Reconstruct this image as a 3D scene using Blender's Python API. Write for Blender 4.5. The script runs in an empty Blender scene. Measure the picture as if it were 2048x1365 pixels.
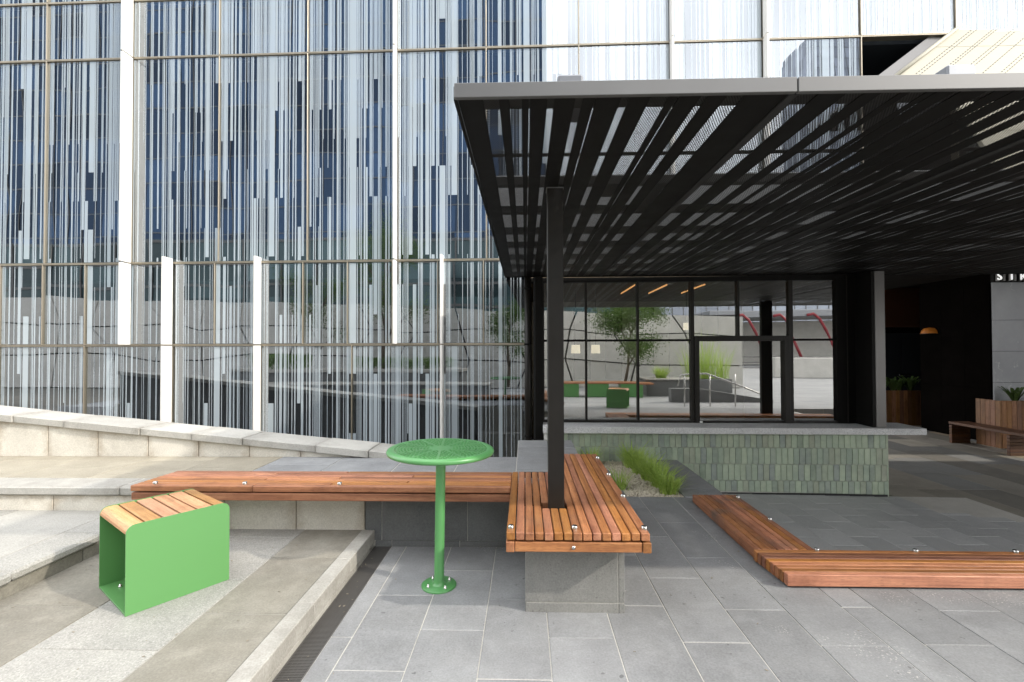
import bpy, bmesh, math, random
from mathutils import Vector, Matrix
random.seed(11)
C = bpy.context.scene.collection
scene = bpy.context.scene

# ------------------------------------------------------------ camera
H = 1.65
F = 950.0
yaw, pitch, roll = math.atan(26/F), math.atan(14.5/F), math.radians(-0.17)
cd = bpy.data.cameras.new('camera'); cam = bpy.data.objects.new('camera', cd); C.objects.link(cam)
cd.sensor_width = 36; cd.lens = F/2048*36; cd.clip_end = 1500; cd.clip_start = .05
M = Matrix.Rotation(yaw,4,'Z') @ Matrix.Rotation(math.pi/2+pitch,4,'X') @ Matrix.Rotation(roll,4,'Z')
M.translation = (0,0,H); cam.matrix_world = M
scene.camera = cam

# ------------------------------------------------------------ sky, sun, exposure
SUN = Vector((.789,-.305,.53)).normalized()
w = bpy.data.worlds.new('World'); scene.world = w; w.use_nodes = True
nt = w.node_tree; bg = nt.nodes['Background']
sky = nt.nodes.new('ShaderNodeTexSky'); sky.sky_type = 'NISHITA'; sky.sun_disc = False
sky.sun_elevation = math.asin(SUN.z); sky.sun_rotation = math.atan2(SUN.x, SUN.y)
sky.air_density = 1.0; sky.dust_density = 2.5; sky.ozone_density = 1.0
hs = nt.nodes.new('ShaderNodeHueSaturation'); hs.inputs['Saturation'].default_value = .55
nt.links.new(sky.outputs[0], hs.inputs['Color'])
# thin bright cloud veil over the whole sky
tcw = nt.nodes.new('ShaderNodeTexCoord'); cn = nt.nodes.new('ShaderNodeTexNoise'); cn.inputs['Scale'].default_value = 2.2; cn.inputs['Detail'].default_value = 7
nt.links.new(tcw.outputs['Generated'], cn.inputs['Vector'])
cr = nt.nodes.new('ShaderNodeMapRange'); cr.inputs['From Min'].default_value = .35; cr.inputs['From Max'].default_value = .7; cr.inputs['To Min'].default_value = .45; cr.inputs['To Max'].default_value = .95
nt.links.new(cn.outputs[0], cr.inputs[0])
cmx = nt.nodes.new('ShaderNodeMix'); cmx.data_type = 'RGBA'; nt.links.new(cr.outputs[0], cmx.inputs[0]); nt.links.new(hs.outputs[0], cmx.inputs[6])
cmx.inputs[7].default_value = (17.5,17.6,17.8,1); nt.links.new(cmx.outputs[2], bg.inputs[0])
bg.inputs[1].default_value = .15
sl = bpy.data.lights.new('sun','SUN'); sl.energy = 2.0; sl.angle = math.radians(.9); sl.color = (1,.93,.82)
so = bpy.data.objects.new('sun', sl); C.objects.link(so); so.location = SUN*60
so.rotation_euler = SUN.to_track_quat('Z','Y').to_euler()
vs = scene.view_settings; vs.view_transform = 'Standard'; vs.look = 'None'; vs.gamma = 1; vs.use_curve_mapping = False
vs.exposure = .74

# ------------------------------------------------------------ materials
def nodes(name):
    m = bpy.data.materials.new(name); m.use_nodes = True
    n = m.node_tree.nodes; b = n['Principled BSDF']
    return m, m.node_tree, b
def N(t, kind, **k):
    n = t.nodes.new(kind)
    for a, v in k.items(): setattr(n, a, v)
    return n
def L(t, a, b): t.links.new(a, b)
def ramp(t, fac, stops):
    r = N(t,'ShaderNodeValToRGB'); L(t, fac, r.inputs[0]); e = r.color_ramp.elements
    e[0].position, e[0].color = stops[0][0], (*stops[0][1],1)
    e[1].position, e[1].color = stops[-1][0], (*stops[-1][1],1)
    for p, c in stops[1:-1]:
        x = e.new(p); x.color = (*c,1)
    return r.outputs[0]
def mix(t, fac, a, b, mode='MIX'):
    m = N(t,'ShaderNodeMix', data_type='RGBA', blend_type=mode)
    for s, v in ((m.inputs[0],fac),(m.inputs[6],a),(m.inputs[7],b)):
        if hasattr(v,'links') or isinstance(v, bpy.types.NodeSocket): L(t, v, s)
        else: s.default_value = v if isinstance(v,(int,float)) else (*v,1)
    return m.outputs[2]
def math_(t, op, a, b=None, c=None):
    m = N(t,'ShaderNodeMath', operation=op)
    for i, v in enumerate((a,b,c)):
        if v is None: continue
        if isinstance(v, bpy.types.NodeSocket): L(t, v, m.inputs[i])
        else: m.inputs[i].default_value = v
    return m.outputs[0]
def noise(t, vec, scale, detail=4, rough=.55):
    n = N(t,'ShaderNodeTexNoise'); n.inputs['Scale'].default_value = scale
    n.inputs['Detail'].default_value = detail; n.inputs['Roughness'].default_value = rough
    if vec is not None: L(t, vec, n.inputs['Vector'])
    return n.outputs[0]
def coords(t, scale=(1,1,1), rnd=True, world=False):
    if world:
        g = N(t,'ShaderNodeNewGeometry'); v = g.outputs['Position']
    else:
        tc = N(t,'ShaderNodeTexCoord'); v = tc.outputs['Object']
    mp = N(t,'ShaderNodeMapping'); mp.inputs['Scale'].default_value = scale; L(t, v, mp.inputs['Vector'])
    if rnd:
        oi = N(t,'ShaderNodeObjectInfo')
        c = N(t,'ShaderNodeCombineXYZ')
        k = math_(t,'MULTIPLY', oi.outputs['Random'], 173.0)
        L(t,k,c.inputs[0]); L(t,math_(t,'MULTIPLY',oi.outputs['Random'],71.0),c.inputs[1]); L(t,k,c.inputs[2])
        L(t, c.outputs[0], mp.inputs['Location'])
        return mp.outputs[0], oi.outputs['Random']
    return mp.outputs[0], None
def bump(t, b, h, strength=.3, dist=.01):
    bp = N(t,'ShaderNodeBump'); bp.inputs['Strength'].default_value = strength; bp.inputs['Distance'].default_value = dist
    L(t, h, bp.inputs['Height']); L(t, bp.outputs[0], b.inputs['Normal'])

def stone(name, c1, c2, var=.18, speck=0, chips=False, rough=.75, stain=.35, palette=None, spots=False, wstain=True, spec=.35):
    m, t, b = nodes(name)
    v, r = coords(t)
    wv, _ = coords(t, rnd=False, world=True)
    n1 = noise(t, v, 2.2, 6, .62)
    base = ramp(t, n1, [(.3,c1),(.7,c2)])
    if palette:
        pr = N(t,'ShaderNodeValToRGB'); pr.color_ramp.interpolation = 'CONSTANT'; L(t, r, pr.inputs[0])
        e = pr.color_ramp.elements; e[0].position = 0; e[0].color = (*palette[0],1); e[1].position = 1/len(palette); e[1].color = (*palette[1],1)
        for i in range(2,len(palette)):
            x = e.new(i/len(palette)); x.color = (*palette[i],1)
        base = mix(t, .75, base, pr.outputs[0])
    # per piece lightness
    hv = N(t,'ShaderNodeHueSaturation'); L(t, base, hv.inputs['Color'])
    L(t, math_(t,'MULTIPLY_ADD', r, var*2, 1-var), hv.inputs['Value'])
    col = hv.outputs[0]
    if stain:
        n2 = noise(t, wv if wstain else v, 1.3, 8, .68)
        col = mix(t, math_(t,'MULTIPLY', ramp(t, n2, [(.45,(0,0,0)),(.72,(1,1,1))]), stain), col, tuple(x*.55 for x in c1))
        n3 = noise(t, wv, 7, 5, .7)
        col = mix(t, math_(t,'MULTIPLY', ramp(t, n3, [(.5,(0,0,0)),(.75,(1,1,1))]), stain*.6), col, tuple(min(1,x*1.5) for x in c2))
    nf = noise(t, v, 90, 3, .6)
    col = mix(t, .25, col, ramp(t, nf, [(.3,tuple(x*.5 for x in c1)),(.7,tuple(min(1,x*1.35) for x in c2))]))
    if speck:
        vo = N(t,'ShaderNodeTexVoronoi'); vo.inputs['Scale'].default_value = 160; L(t, v, vo.inputs['Vector'])
        sp = N(t,'ShaderNodeSeparateColor'); L(t, vo.outputs['Color'], sp.inputs[0])
        col = mix(t, math_(t,'MULTIPLY', ramp(t, sp.outputs[0], [(.6,(0,0,0)),(.75,(1,1,1))]), speck), col, (.06,.06,.065))
        col = mix(t, math_(t,'MULTIPLY', ramp(t, sp.outputs[1], [(.7,(0,0,0)),(.8,(1,1,1))]), speck*.7), col, (.72,.7,.68))
    if chips:
        n4 = noise(t, wv, 1.7, 3, .5); n5 = noise(t, wv, 75, 2, .5)
        f = math_(t,'MULTIPLY', ramp(t, n4, [(.60,(0,0,0)),(.66,(1,1,1))]), ramp(t, n5, [(.60,(0,0,0)),(.66,(1,1,1))]))
        col = mix(t, math_(t,'MULTIPLY', f, .75), col, (.62,.6,.57))
        n6 = noise(t, wv, 2.3, 3, .5); n7 = noise(t, wv, 22, 2, .45)
        f2 = math_(t,'MULTIPLY', ramp(t, n6, [(.5,(0,0,0)),(.6,(1,1,1))]), ramp(t, n7, [(.69,(0,0,0)),(.72,(1,1,1))]))
        col = mix(t, math_(t,'MULTIPLY', f2, .55), col, (.03,.03,.03))
    if spots:
        n8 = noise(t, wv, 60, 2, .5); n9 = noise(t, wv, 3, 3, .5)
        f3 = math_(t,'MULTIPLY', ramp(t, n8, [(.64,(0,0,0)),(.68,(1,1,1))]), ramp(t, n9, [(.45,(0,0,0)),(.6,(1,1,1))]))
        col = mix(t, math_(t,'MULTIPLY', f3, .6), col, (.02,.02,.02))
    L(t, col, b.inputs['Base Color'])
    L(t, math_(t,'MULTIPLY_ADD', n1, .25, rough-.12), b.inputs['Roughness'])
    b.inputs['Specular IOR Level'].default_value = spec
    bump(t, b, nf, .25, .004)
    return m

def wood(name, axis, dark, mid, light, grey=0.0):
    m, t, b = nodes(name)
    s = [38,38,38]; s[axis] = 1.6
    v, r = coords(t, tuple(s))
    v2, _ = coords(t, (5,5,5))
    g = noise(t, v, 1.0, 5, .65)
    base = ramp(t, g, [(.25,dark),(.5,mid),(.75,light)])
    hv = N(t,'ShaderNodeHueSaturation'); L(t, base, hv.inputs['Color'])
    r2 = math_(t,'FRACT', math_(t,'MULTIPLY', r, 17.3))
    L(t, math_(t,'MULTIPLY_ADD', r, .02, .494), hv.inputs['Hue'])
    L(t, math_(t,'MULTIPLY_ADD', r2, .55, .68), hv.inputs['Value'])
    L(t, math_(t,'MULTIPLY_ADD', r, .2, .85), hv.inputs['Saturation'])
    col = hv.outputs[0]
    n2 = noise(t, v2, 1.0, 5, .6)
    col = mix(t, math_(t,'MULTIPLY', ramp(t, n2, [(.5,(0,0,0)),(.75,(1,1,1))]), .5), col, tuple(x*.5 for x in dark))
    sv = [420,420,420]; sv[axis] = 22
    v3, _ = coords(t, tuple(sv))
    pn = noise(t, v3, 1.0, 2, .5)
    col = mix(t, math_(t,'MULTIPLY', ramp(t, pn, [(.56,(0,0,0)),(.68,(1,1,1))]), .5), col, tuple(x*.35 for x in dark))
    if grey:
        wv, _ = coords(t, rnd=False, world=True)
        n3 = noise(t, wv, 1.6, 4, .6)
        col = mix(t, math_(t,'MULTIPLY', ramp(t, n3, [(.56,(0,0,0)),(.68,(1,1,1))]), grey), col, (.10,.085,.075))
    L(t, col, b.inputs['Base Color']); b.inputs['Roughness'].default_value = .52
    b.inputs['Specular IOR Level'].default_value = .4
    bump(t, b, g, .2, .004)
    return m

def paint(name, c, rough=.4, metal=0.0, dirt=.15, spec=.5, coat=0.0, scale=6):
    m, t, b = nodes(name)
    wv, _ = coords(t, rnd=False, world=True)
    n = noise(t, wv, scale, 5, .6)
    L(t, mix(t, math_(t,'MULTIPLY', n, dirt*2), c, tuple(x*.6+.02 for x in c)), b.inputs['Base Color'])
    L(t, math_(t,'MULTIPLY_ADD', n, .2, rough-.1), b.inputs['Roughness'])
    b.inputs['Metallic'].default_value = metal; b.inputs['Specular IOR Level'].default_value = spec
    b.inputs['Coat Weight'].default_value = coat
    return m

def glass(name, refl, tint, gcol=(.92,.96,1), wave=.0006, scale=.8):
    m = bpy.data.materials.new(name); m.use_nodes = True; t = m.node_tree
    t.nodes.remove(t.nodes['Principled BSDF']); out = t.nodes['Material Output']
    tr = N(t,'ShaderNodeBsdfTransparent'); tr.inputs[0].default_value = (*tint,1)
    gl = N(t,'ShaderNodeBsdfGlossy'); gl.inputs['Roughness'].default_value = 0.0; gl.inputs[0].default_value = (*gcol,1)
    wv, _ = coords(t, rnd=False, world=True)
    n = noise(t, wv, scale, 1, .4)
    bp = N(t,'ShaderNodeBump'); bp.inputs['Strength'].default_value = 1; bp.inputs['Distance'].default_value = wave
    L(t, n, bp.inputs['Height']); L(t, bp.outputs[0], gl.inputs['Normal'])
    fr = N(t,'ShaderNodeFresnel'); fr.inputs[0].default_value = 1.5
    geo = N(t,'ShaderNodeNewGeometry')
    f = math_(t,'MINIMUM', math_(t,'MULTIPLY_ADD', fr.outputs[0], .8, refl), .95)
    f = math_(t,'MULTIPLY', f, math_(t,'SUBTRACT', 1.0, geo.outputs['Backfacing']))
    clear = N(t,'ShaderNodeBsdfTransparent')
    back = N(t,'ShaderNodeMixShader'); L(t, geo.outputs['Backfacing'], back.inputs[0]); L(t, tr.outputs[0], back.inputs[1]); L(t, clear.outputs[0], back.inputs[2])
    mx = N(t,'ShaderNodeMixShader'); L(t, f, mx.inputs[0]); L(t, back.outputs[0], mx.inputs[1]); L(t, gl.outputs[0], mx.inputs[2])
    L(t, mx.outputs[0], out.inputs[0])
    return m

def emit(name, c, s):
    m, t, b = nodes(name); b.inputs['Base Color'].default_value = (*c,1)
    b.inputs['Emission Color'].default_value = (*c,1); b.inputs['Emission Strength'].default_value = s
    return m

BLUE = stone('bluestone', (.215,.22,.228), (.31,.315,.32), .15, chips=True, rough=.62, stain=.45)
BLUE_L = stone('bluestone_lower', (.35,.355,.355), (.46,.46,.455), .13, rough=.55, stain=.3)
BLUE_D = stone('bluestone_dark', (.19,.19,.18), (.27,.265,.25), .1, spots=True, stain=.4)
BLUE_W = stone('bluestone_honed_wall', (.13,.135,.138), (.20,.20,.197), .12, stain=.4)
GRANITE = stone('granite_flamed', (.26,.255,.235), (.36,.35,.32), .06, speck=.17, stain=.3, rough=.85)
UPPER = stone('upper_landing_stone', (.27,.262,.24), (.36,.35,.32), .12, speck=.12, stain=.35, rough=.8)
LANDING = stone('sawn_bluestone_warm', (.22,.21,.18), (.33,.31,.265), .2, stain=.55)
TERR_W = stone('terrace_stone_warm', (.25,.225,.175), (.37,.335,.265), .14, stain=.3)
CAPST = stone('coping_stone', (.35,.34,.31), (.47,.455,.42), .12, stain=.4)
def edge_stain(m, c, amount):
    t = m.node_tree; b = t.nodes['Principled BSDF']; old = b.inputs['Base Color'].links[0].from_socket
    tc = N(t,'ShaderNodeTexCoord'); sp = N(t,'ShaderNodeSeparateXYZ'); L(t, tc.outputs['Generated'], sp.inputs[0])
    e = math_(t,'MAXIMUM', math_(t,'ABSOLUTE', math_(t,'SUBTRACT', sp.outputs[2], .5)), math_(t,'MULTIPLY', math_(t,'ABSOLUTE', math_(t,'SUBTRACT', sp.outputs[0], .5)), .985))
    wv, _ = coords(t, rnd=False, world=True); n = noise(t, wv, 6, 6, .7)
    f = math_(t,'MULTIPLY', ramp(t, math_(t,'ADD', e, math_(t,'MULTIPLY', math_(t,'SUBTRACT', n, .5), .55)), [(.36,(0,0,0)),(.56,(1,1,1))]), amount)
    L(t, mix(t, f, old, c), b.inputs['Base Color'])
LIME = stone('limestone_block', (.56,.52,.45), (.70,.67,.60), .06, stain=.35, rough=.85)
FOOT = stone('footpath_stone', (.16,.15,.13), (.26,.24,.20), .2, stain=.4, palette=[(.24,.24,.24),(.34,.31,.26),(.20,.19,.175),(.60,.50,.34),(.27,.28,.29),(.40,.36,.31),(.30,.28,.25),(.50,.45,.37),(.55,.41,.27)])
GROUT = stone('pale_grout', (.43,.415,.375), (.54,.52,.48), 0, stain=.3)
GROUT_D = stone('grey_grout', (.26,.25,.22), (.36,.345,.31), 0, stain=.3)
MARBLE = stone('granite_counter', (.58,.58,.59), (.82,.82,.82), 0, speck=.4, stain=.1, rough=.6)
edge_stain(LIME, (.25,.17,.09), .55); edge_stain(LANDING, (.10,.085,.06), .35); edge_stain(BLUE, (.14,.135,.125), .22); edge_stain(CAPST, (.13,.115,.09), .35)
CONC = stone('concrete_panel', (.50,.485,.45), (.60,.585,.55), .06, stain=.25)
GRAVEL = stone('gravel_stone', (.55,.47,.36), (.80,.72,.60), .3, stain=.1)
SOIL = stone('gravel_bed', (.42,.36,.27), (.60,.53,.43), 0, speck=.3, stain=.2)
BLACKST = stone('black_stone', (.003,.0027,.0023), (.006,.005,.0045), .05, stain=0, rough=.7, spec=.0)
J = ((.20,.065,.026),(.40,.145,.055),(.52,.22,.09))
JD = tuple(tuple(c*.3 for c in k) for k in J)  # jarrah tones darkened so the bench's shade sits in the colour
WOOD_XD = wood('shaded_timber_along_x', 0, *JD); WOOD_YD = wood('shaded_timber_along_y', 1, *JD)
WOOD_X = wood('jarrah_along_x', 0, *J); WOOD_Y = wood('jarrah_along_y', 1, *J, grey=.25); WOOD_Z = wood('cedar_upright', 2, (.16,.06,.025),(.27,.11,.04),(.36,.16,.07))
WOOD_YG = wood('jarrah_weathered', 1, *J, grey=.75)
WOOD_S = wood('stool_timber', 1, (.30,.12,.045),(.50,.24,.11),(.62,.34,.17))
GREEN = paint('green_powdercoat', (.10,.275,.085), .42, dirt=.05, coat=.1)
GREEN_T = paint('green_table_paint', (.09,.285,.092), .33, dirt=.08, coat=.2)
BLACKM = paint('black_steel', (.006,.0055,.005), .55, dirt=.1, spec=.12)
BRONZE = paint('bronze_steel', (.012,.010,.008), .4, dirt=.2, metal=0, spec=.3)
FASCIA = paint('grey_fascia', (.14,.138,.135), .4, dirt=.06, metal=.5)
PILLAR = paint('grey_pillar_metal', (.16,.155,.15), .35, dirt=.06, metal=.55)
CHAMP = paint('champagne_aluminium', (.42,.37,.29), .38, metal=.75, dirt=.05)
FINW = paint('white_fin', (.80,.78,.74), .5, dirt=.04)
STEEL = paint('stainless', (.62,.61,.59), .22, metal=1.0, dirt=.05)
DRAIN = paint('drain_bar', (.15,.143,.135), .5, metal=.5, dirt=.3)
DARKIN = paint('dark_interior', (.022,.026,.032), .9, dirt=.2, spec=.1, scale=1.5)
GASKET = paint('black_gasket', (.012,.012,.012), .7)
def frit():
    m, t, b = nodes('white_ceramic_frit'); b.inputs['Base Color'].default_value = (.41,.465,.50,1); b.inputs['Specular IOR Level'].default_value = 0
    gl = N(t,'ShaderNodeBsdfGlossy'); gl.inputs['Roughness'].default_value = .02; gl.inputs[0].default_value = (.9,.95,1,1)
    fr = N(t,'ShaderNodeFresnel'); fr.inputs[0].default_value = 1.5
    mx = N(t,'ShaderNodeMixShader'); L(t, math_(t,'MULTIPLY_ADD', fr.outputs[0], .8, .17), mx.inputs[0]); L(t, b.outputs[0], mx.inputs[1]); L(t, gl.outputs[0], mx.inputs[2]); L(t, mx.outputs[0], t.nodes['Material Output'].inputs[0])
    return m
FRIT = frit()
CREAM = paint('cream_soffit', (.38,.355,.275), .55, dirt=.06)
GALV = paint('galvanised', (.28,.29,.31), .4, metal=.5, dirt=.25, scale=30)
PLASTER = paint('pale_plaster', (.55,.52,.46), .8, dirt=.1)
CEILW = paint('ceiling_timber', (.16,.12,.07), .7, dirt=.2)
WHITEP = paint('white_plastic', (.75,.75,.73), .5)
GLASS = glass('facade_glass', .245, (.70,.76,.78), (.90,.95,1), wave=.003, scale=.9)
GLASSK = glass('kiosk_glass', .40, (.80,.82,.78), (1,1,.97), wave=.0006)
ORANGE = paint('orange_lit_wall', (.10,.03,.008), .7, dirt=.25)  # orange light of the recess put into the paint colour
LAMP = emit('lamp_shade_lit', (1,.86,.62), .55)
LED = emit('led_strip', (1,.5,.18), .8)
REDM = paint('red_paint', (.26,.02,.03), .4)
def leafmat(name, a, b_):
    m, t, b = nodes(name)
    v, r = coords(t, rnd=False, world=True)
    n = noise(t, v, 28, 4, .7)
    L(t, ramp(t, n, [(.3,a),(.7,b_)]), b.inputs['Base Color']); b.inputs['Roughness'].default_value = .45
    b.inputs['Subsurface Weight'].default_value = 0.0
    tl = N(t,'ShaderNodeBsdfTranslucent'); L(t, ramp(t, n, [(.3,tuple(x*1.4 for x in a)),(.7,tuple(x*1.4 for x in b_))]), tl.inputs[0])
    mx = N(t,'ShaderNodeMixShader'); mx.inputs[0].default_value = .35
    L(t, b.outputs[0], mx.inputs[1]); L(t, tl.outputs[0], mx.inputs[2]); L(t, mx.outputs[0], t.nodes['Material Output'].inputs[0])
    return m
GRASS = leafmat('grass_blade', (.20,.34,.05), (.50,.60,.16))
LEAF = leafmat('tree_leaf', (.045,.085,.018), (.10,.16,.04))
LEAF_L = leafmat('glossy_leaf', (.07,.13,.03), (.15,.24,.06))
BARK = stone('bark', (.09,.07,.05), (.16,.13,.10), 0, stain=.2)

def tile_glaze():
    m, t, b = nodes('green_glazed_tile')
    v, r = coords(t)
    n = noise(t, v, 9, 4, .6)
    pr = N(t,'ShaderNodeValToRGB'); L(t, r, pr.inputs[0]); e = pr.color_ramp.elements
    e[0].position = 0; e[0].color = (.24,.30,.23,1); e[1].position = 1; e[1].color = (.52,.60,.45,1)
    for p, c in ((.15,(.27,.30,.31)),(.3,(.42,.49,.36)),(.45,(.31,.38,.32)),(.6,(.47,.55,.41)),(.75,(.36,.37,.29)),(.87,(.44,.53,.40))):
        x = e.new(p); x.color = (*c,1)
    L(t, mix(t, .4, pr.outputs[0], ramp(t, n, [(.3,(.24,.29,.23)),(.7,(.54,.61,.47))])), b.inputs['Base Color'])
    b.inputs['Roughness'].default_value = .22
    bump(t, b, n, .15, .006)
    return m
TILE = tile_glaze()

def perforated():
    m = bpy.data.materials.new('perforated_black_sheet'); m.use_nodes = True; t = m.node_tree; b = t.nodes['Principled BSDF']
    b.inputs['Base Color'].default_value = (.014,.013,.012,1); b.inputs['Roughness'].default_value = .5
    g = N(t,'ShaderNodeNewGeometry'); s = N(t,'ShaderNodeSeparateXYZ'); L(t, g.outputs['Position'], s.inputs[0])
    P = .0125
    def dist(off):
        a = math_(t,'SUBTRACT', math_(t,'FRACT', math_(t,'ADD', math_(t,'MULTIPLY', s.outputs[0], 1/P), off)), .5)
        c = math_(t,'MULTIPLY', math_(t,'SUBTRACT', math_(t,'FRACT', math_(t,'ADD', math_(t,'MULTIPLY', s.outputs[1], 1/(P*1.732)), off)), .5), 1.732)
        return math_(t,'SQRT', math_(t,'ADD', math_(t,'MULTIPLY',a,a), math_(t,'MULTIPLY',c,c)))
    d = math_(t,'MINIMUM', dist(0.0), dist(.5))
    f = math_(t,'LESS_THAN', d, .345)
    tr = N(t,'ShaderNodeBsdfTransparent'); mx = N(t,'ShaderNodeMixShader')
    L(t, f, mx.inputs[0]); L(t, b.outputs[0], mx.inputs[1]); L(t, tr.outputs[0], mx.inputs[2]); L(t, mx.outputs[0], t.nodes['Material Output'].inputs[0])
    return m
PERF = perforated()
def translucent():
    m, t, b = nodes('opal_roof_sheet'); b.inputs['Base Color'].default_value = (.7,.72,.73,1)
    tl = N(t,'ShaderNodeBsdfTranslucent'); tl.inputs[0].default_value = (.40,.405,.41,1)
    mx = N(t,'ShaderNodeMixShader'); mx.inputs[0].default_value = .8
    L(t, b.outputs[0], mx.inputs[1]); L(t, tl.outputs[0], mx.inputs[2]); L(t, mx.outputs[0], t.nodes['Material Output'].inputs[0])
    return m
OPAL = translucent()
def veined():
    m, t, b = nodes('veined_grey_stone')
    v, _ = coords(t, (1,1,1), rnd=False, world=True)
    n = noise(t, v, 1.2, 6, .6); base = ramp(t, n, [(.3,(.27,.28,.30)),(.7,(.38,.39,.41))])
    n2 = noise(t, v, 1.6, 4, .6)
    vein = ramp(t, math_(t,'ABSOLUTE', math_(t,'SUBTRACT', n2, .5)), [(.0,(1,1,1)),(.008,(0,0,0))])
    n3 = noise(t, v, 2.7, 2, .5)
    L(t, mix(t, math_(t,'MULTIPLY', vein, ramp(t, n3, [(.5,(0,0,0)),(.65,(.7,.7,.7))])), base, (.7,.7,.7)), b.inputs['Base Color'])
    b.inputs['Roughness'].default_value = .35
    return m
VEIN = veined()
def tower_mat(name, c, fl, mod, dark=.45, gl=.35):
    m, t, b = nodes(name)
    v, _ = coords(t, rnd=False, world=True)
    s = N(t,'ShaderNodeSeparateXYZ'); L(t, v, s.inputs[0])
    c3 = N(t,'ShaderNodeCombineXYZ')
    L(t, math_(t,'FLOOR', math_(t,'DIVIDE', math_(t,'ADD',s.outputs[0],s.outputs[1]), mod)), c3.inputs[0]); L(t, math_(t,'FLOOR', math_(t,'DIVIDE', s.outputs[2], fl)), c3.inputs[2])
    wn = N(t,'ShaderNodeTexWhiteNoise', noise_dimensions='3D'); L(t, c3.outputs[0], wn.inputs[0])
    L(t, mix(t, wn.outputs[0], tuple(x*dark for x in c), c), b.inputs['Base Color'])
    b.inputs['Roughness'].default_value = .12; b.inputs['Metallic'].default_value = gl
    return m
TOWER = tower_mat('blue_tower_glass', (.06,.115,.215), 3.4, 3.0, .25, .6)
TOWER2 = tower_mat('grey_tower_glass', (.38,.42,.50), 3.4, 3.0, .6, .3)
TOWER3 = tower_mat('teal_office_glass', (.10,.16,.17), 1.2, 4.0, .35, .3)

# ------------------------------------------------------------ builders
W = {}
def origin(o): return W.get(o, Vector((0,0,0)))
def put(o, parent, at):
    at = Vector(at); W[o] = at
    if parent: o.parent = parent; o.location = at - origin(parent)
    else: o.location = at
    C.objects.link(o); return o
def thing(name, label, cat, at=(0,0,0), group=None, rot=0, kind=None, local=False):
    o = bpy.data.objects.new(name, None); o.empty_display_size = .1; o.location = at; o.rotation_euler = (0,0,rot); C.objects.link(o)
    W[o] = Vector((0,0,0)) if local else Vector(at)
    tag(o, label, cat, group, kind); return o
def tag(o, label=None, cat=None, group=None, kind=None):
    if label: o['label'] = label
    if cat: o['category'] = cat
    if group: o['group'] = group
    if kind: o['kind'] = kind
    return o
def mesh_obj(name, bm, mat, parent=None, at=(0,0,0), smooth=False):
    me = bpy.data.meshes.new(name); bm.to_mesh(me); bm.free()
    if smooth:
        for p in me.polygons: p.use_smooth = True
    me.materials.append(mat)
    return put(bpy.data.objects.new(name, me), parent, at)
_cache = {}
def bevel_box_mesh(name, sx, sy, sz, bev, mat):
    k = (name, round(sx,4), round(sy,4), round(sz,4), bev, mat.name)
    if k in _cache: return _cache[k]
    bm = bmesh.new(); bmesh.ops.create_cube(bm, size=1, matrix=Matrix.Diagonal((sx,sy,sz,1)))
    if bev: bmesh.ops.bevel(bm, geom=list(bm.edges), offset=min(bev, .45*min(sx,sy,sz)), segments=1, affect='EDGES', profile=.6)
    me = bpy.data.meshes.new(name); bm.to_mesh(me); bm.free(); me.materials.append(mat); _cache[k] = me
    return me
def box(name, x0, x1, y0, y1, z0, z1, mat, parent=None, bev=.003):
    me = bevel_box_mesh(name, abs(x1-x0), abs(y1-y0), abs(z1-z0), bev, mat)
    return put(bpy.data.objects.new(name, me), parent, ((x0+x1)/2,(y0+y1)/2,(z0+z1)/2))
def add_box(bm, x0, x1, y0, y1, z0, z1):
    bmesh.ops.create_cube(bm, size=1, matrix=Matrix.Translation(((x0+x1)/2,(y0+y1)/2,(z0+z1)/2)) @ Matrix.Diagonal((x1-x0,y1-y0,z1-z0,1)))
def add_quad(bm, pts):
    bm.faces.new([bm.verts.new(p) for p in pts])
def add_prism(bm, poly, d):            # poly: list of 3d points, extruded by vector d
    d = Vector(d); a = [bm.verts.new(p) for p in poly]; b = [bm.verts.new(Vector(p)+d) for p in poly]
    n = len(a); bm.faces.new(a); bm.faces.new(b[::-1])
    for i in range(n): bm.faces.new((a[i], b[i], b[(i+1)%n], a[(i+1)%n]))
def prism(name, poly, d, mat, parent=None, bev=0):
    c = sum((Vector(p) for p in poly), Vector())/len(poly)
    bm = bmesh.new(); add_prism(bm, [Vector(p)-c for p in poly], d); bmesh.ops.recalc_face_normals(bm, faces=bm.faces)
    if bev: bmesh.ops.bevel(bm, geom=list(bm.edges), offset=bev, segments=1, affect='EDGES')
    return mesh_obj(name, bm, mat, parent, c)
def add_tube(bm, pts, rad, n=10, cap=True):
    pts = [Vector(p) for p in pts]; rad = rad if isinstance(rad,(list,tuple)) else [rad]*len(pts); rings = []
    for i, p in enumerate(pts):
        d = (pts[min(i+1,len(pts)-1)]-pts[max(i-1,0)]).normalized()
        a = d.orthogonal().normalized(); 
        if abs(d.z) < .9: a = d.cross(Vector((0,0,1))).normalized()
        else: a = Vector((1,0,0)); a = (a - d*a.dot(d)).normalized()
        b = d.cross(a)
        rings.append([bm.verts.new(p+rad[i]*(math.cos(k*2*math.pi/n)*a+math.sin(k*2*math.pi/n)*b)) for k in range(n)])
    for r0, r1 in zip(rings, rings[1:]):
        for k in range(n): bm.faces.new((r0[k], r0[(k+1)%n], r1[(k+1)%n], r1[k]))
    if cap: bm.faces.new(rings[0][::-1]); bm.faces.new(rings[-1])
def tube(name, pts, rad, mat, parent=None, n=12):
    bm = bmesh.new(); c = Vector(pts[0]); add_tube(bm, [Vector(p)-c for p in pts], rad, n); bmesh.ops.recalc_face_normals(bm, faces=bm.faces)
    return mesh_obj(name, bm, mat, parent, c, smooth=True)
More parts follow.
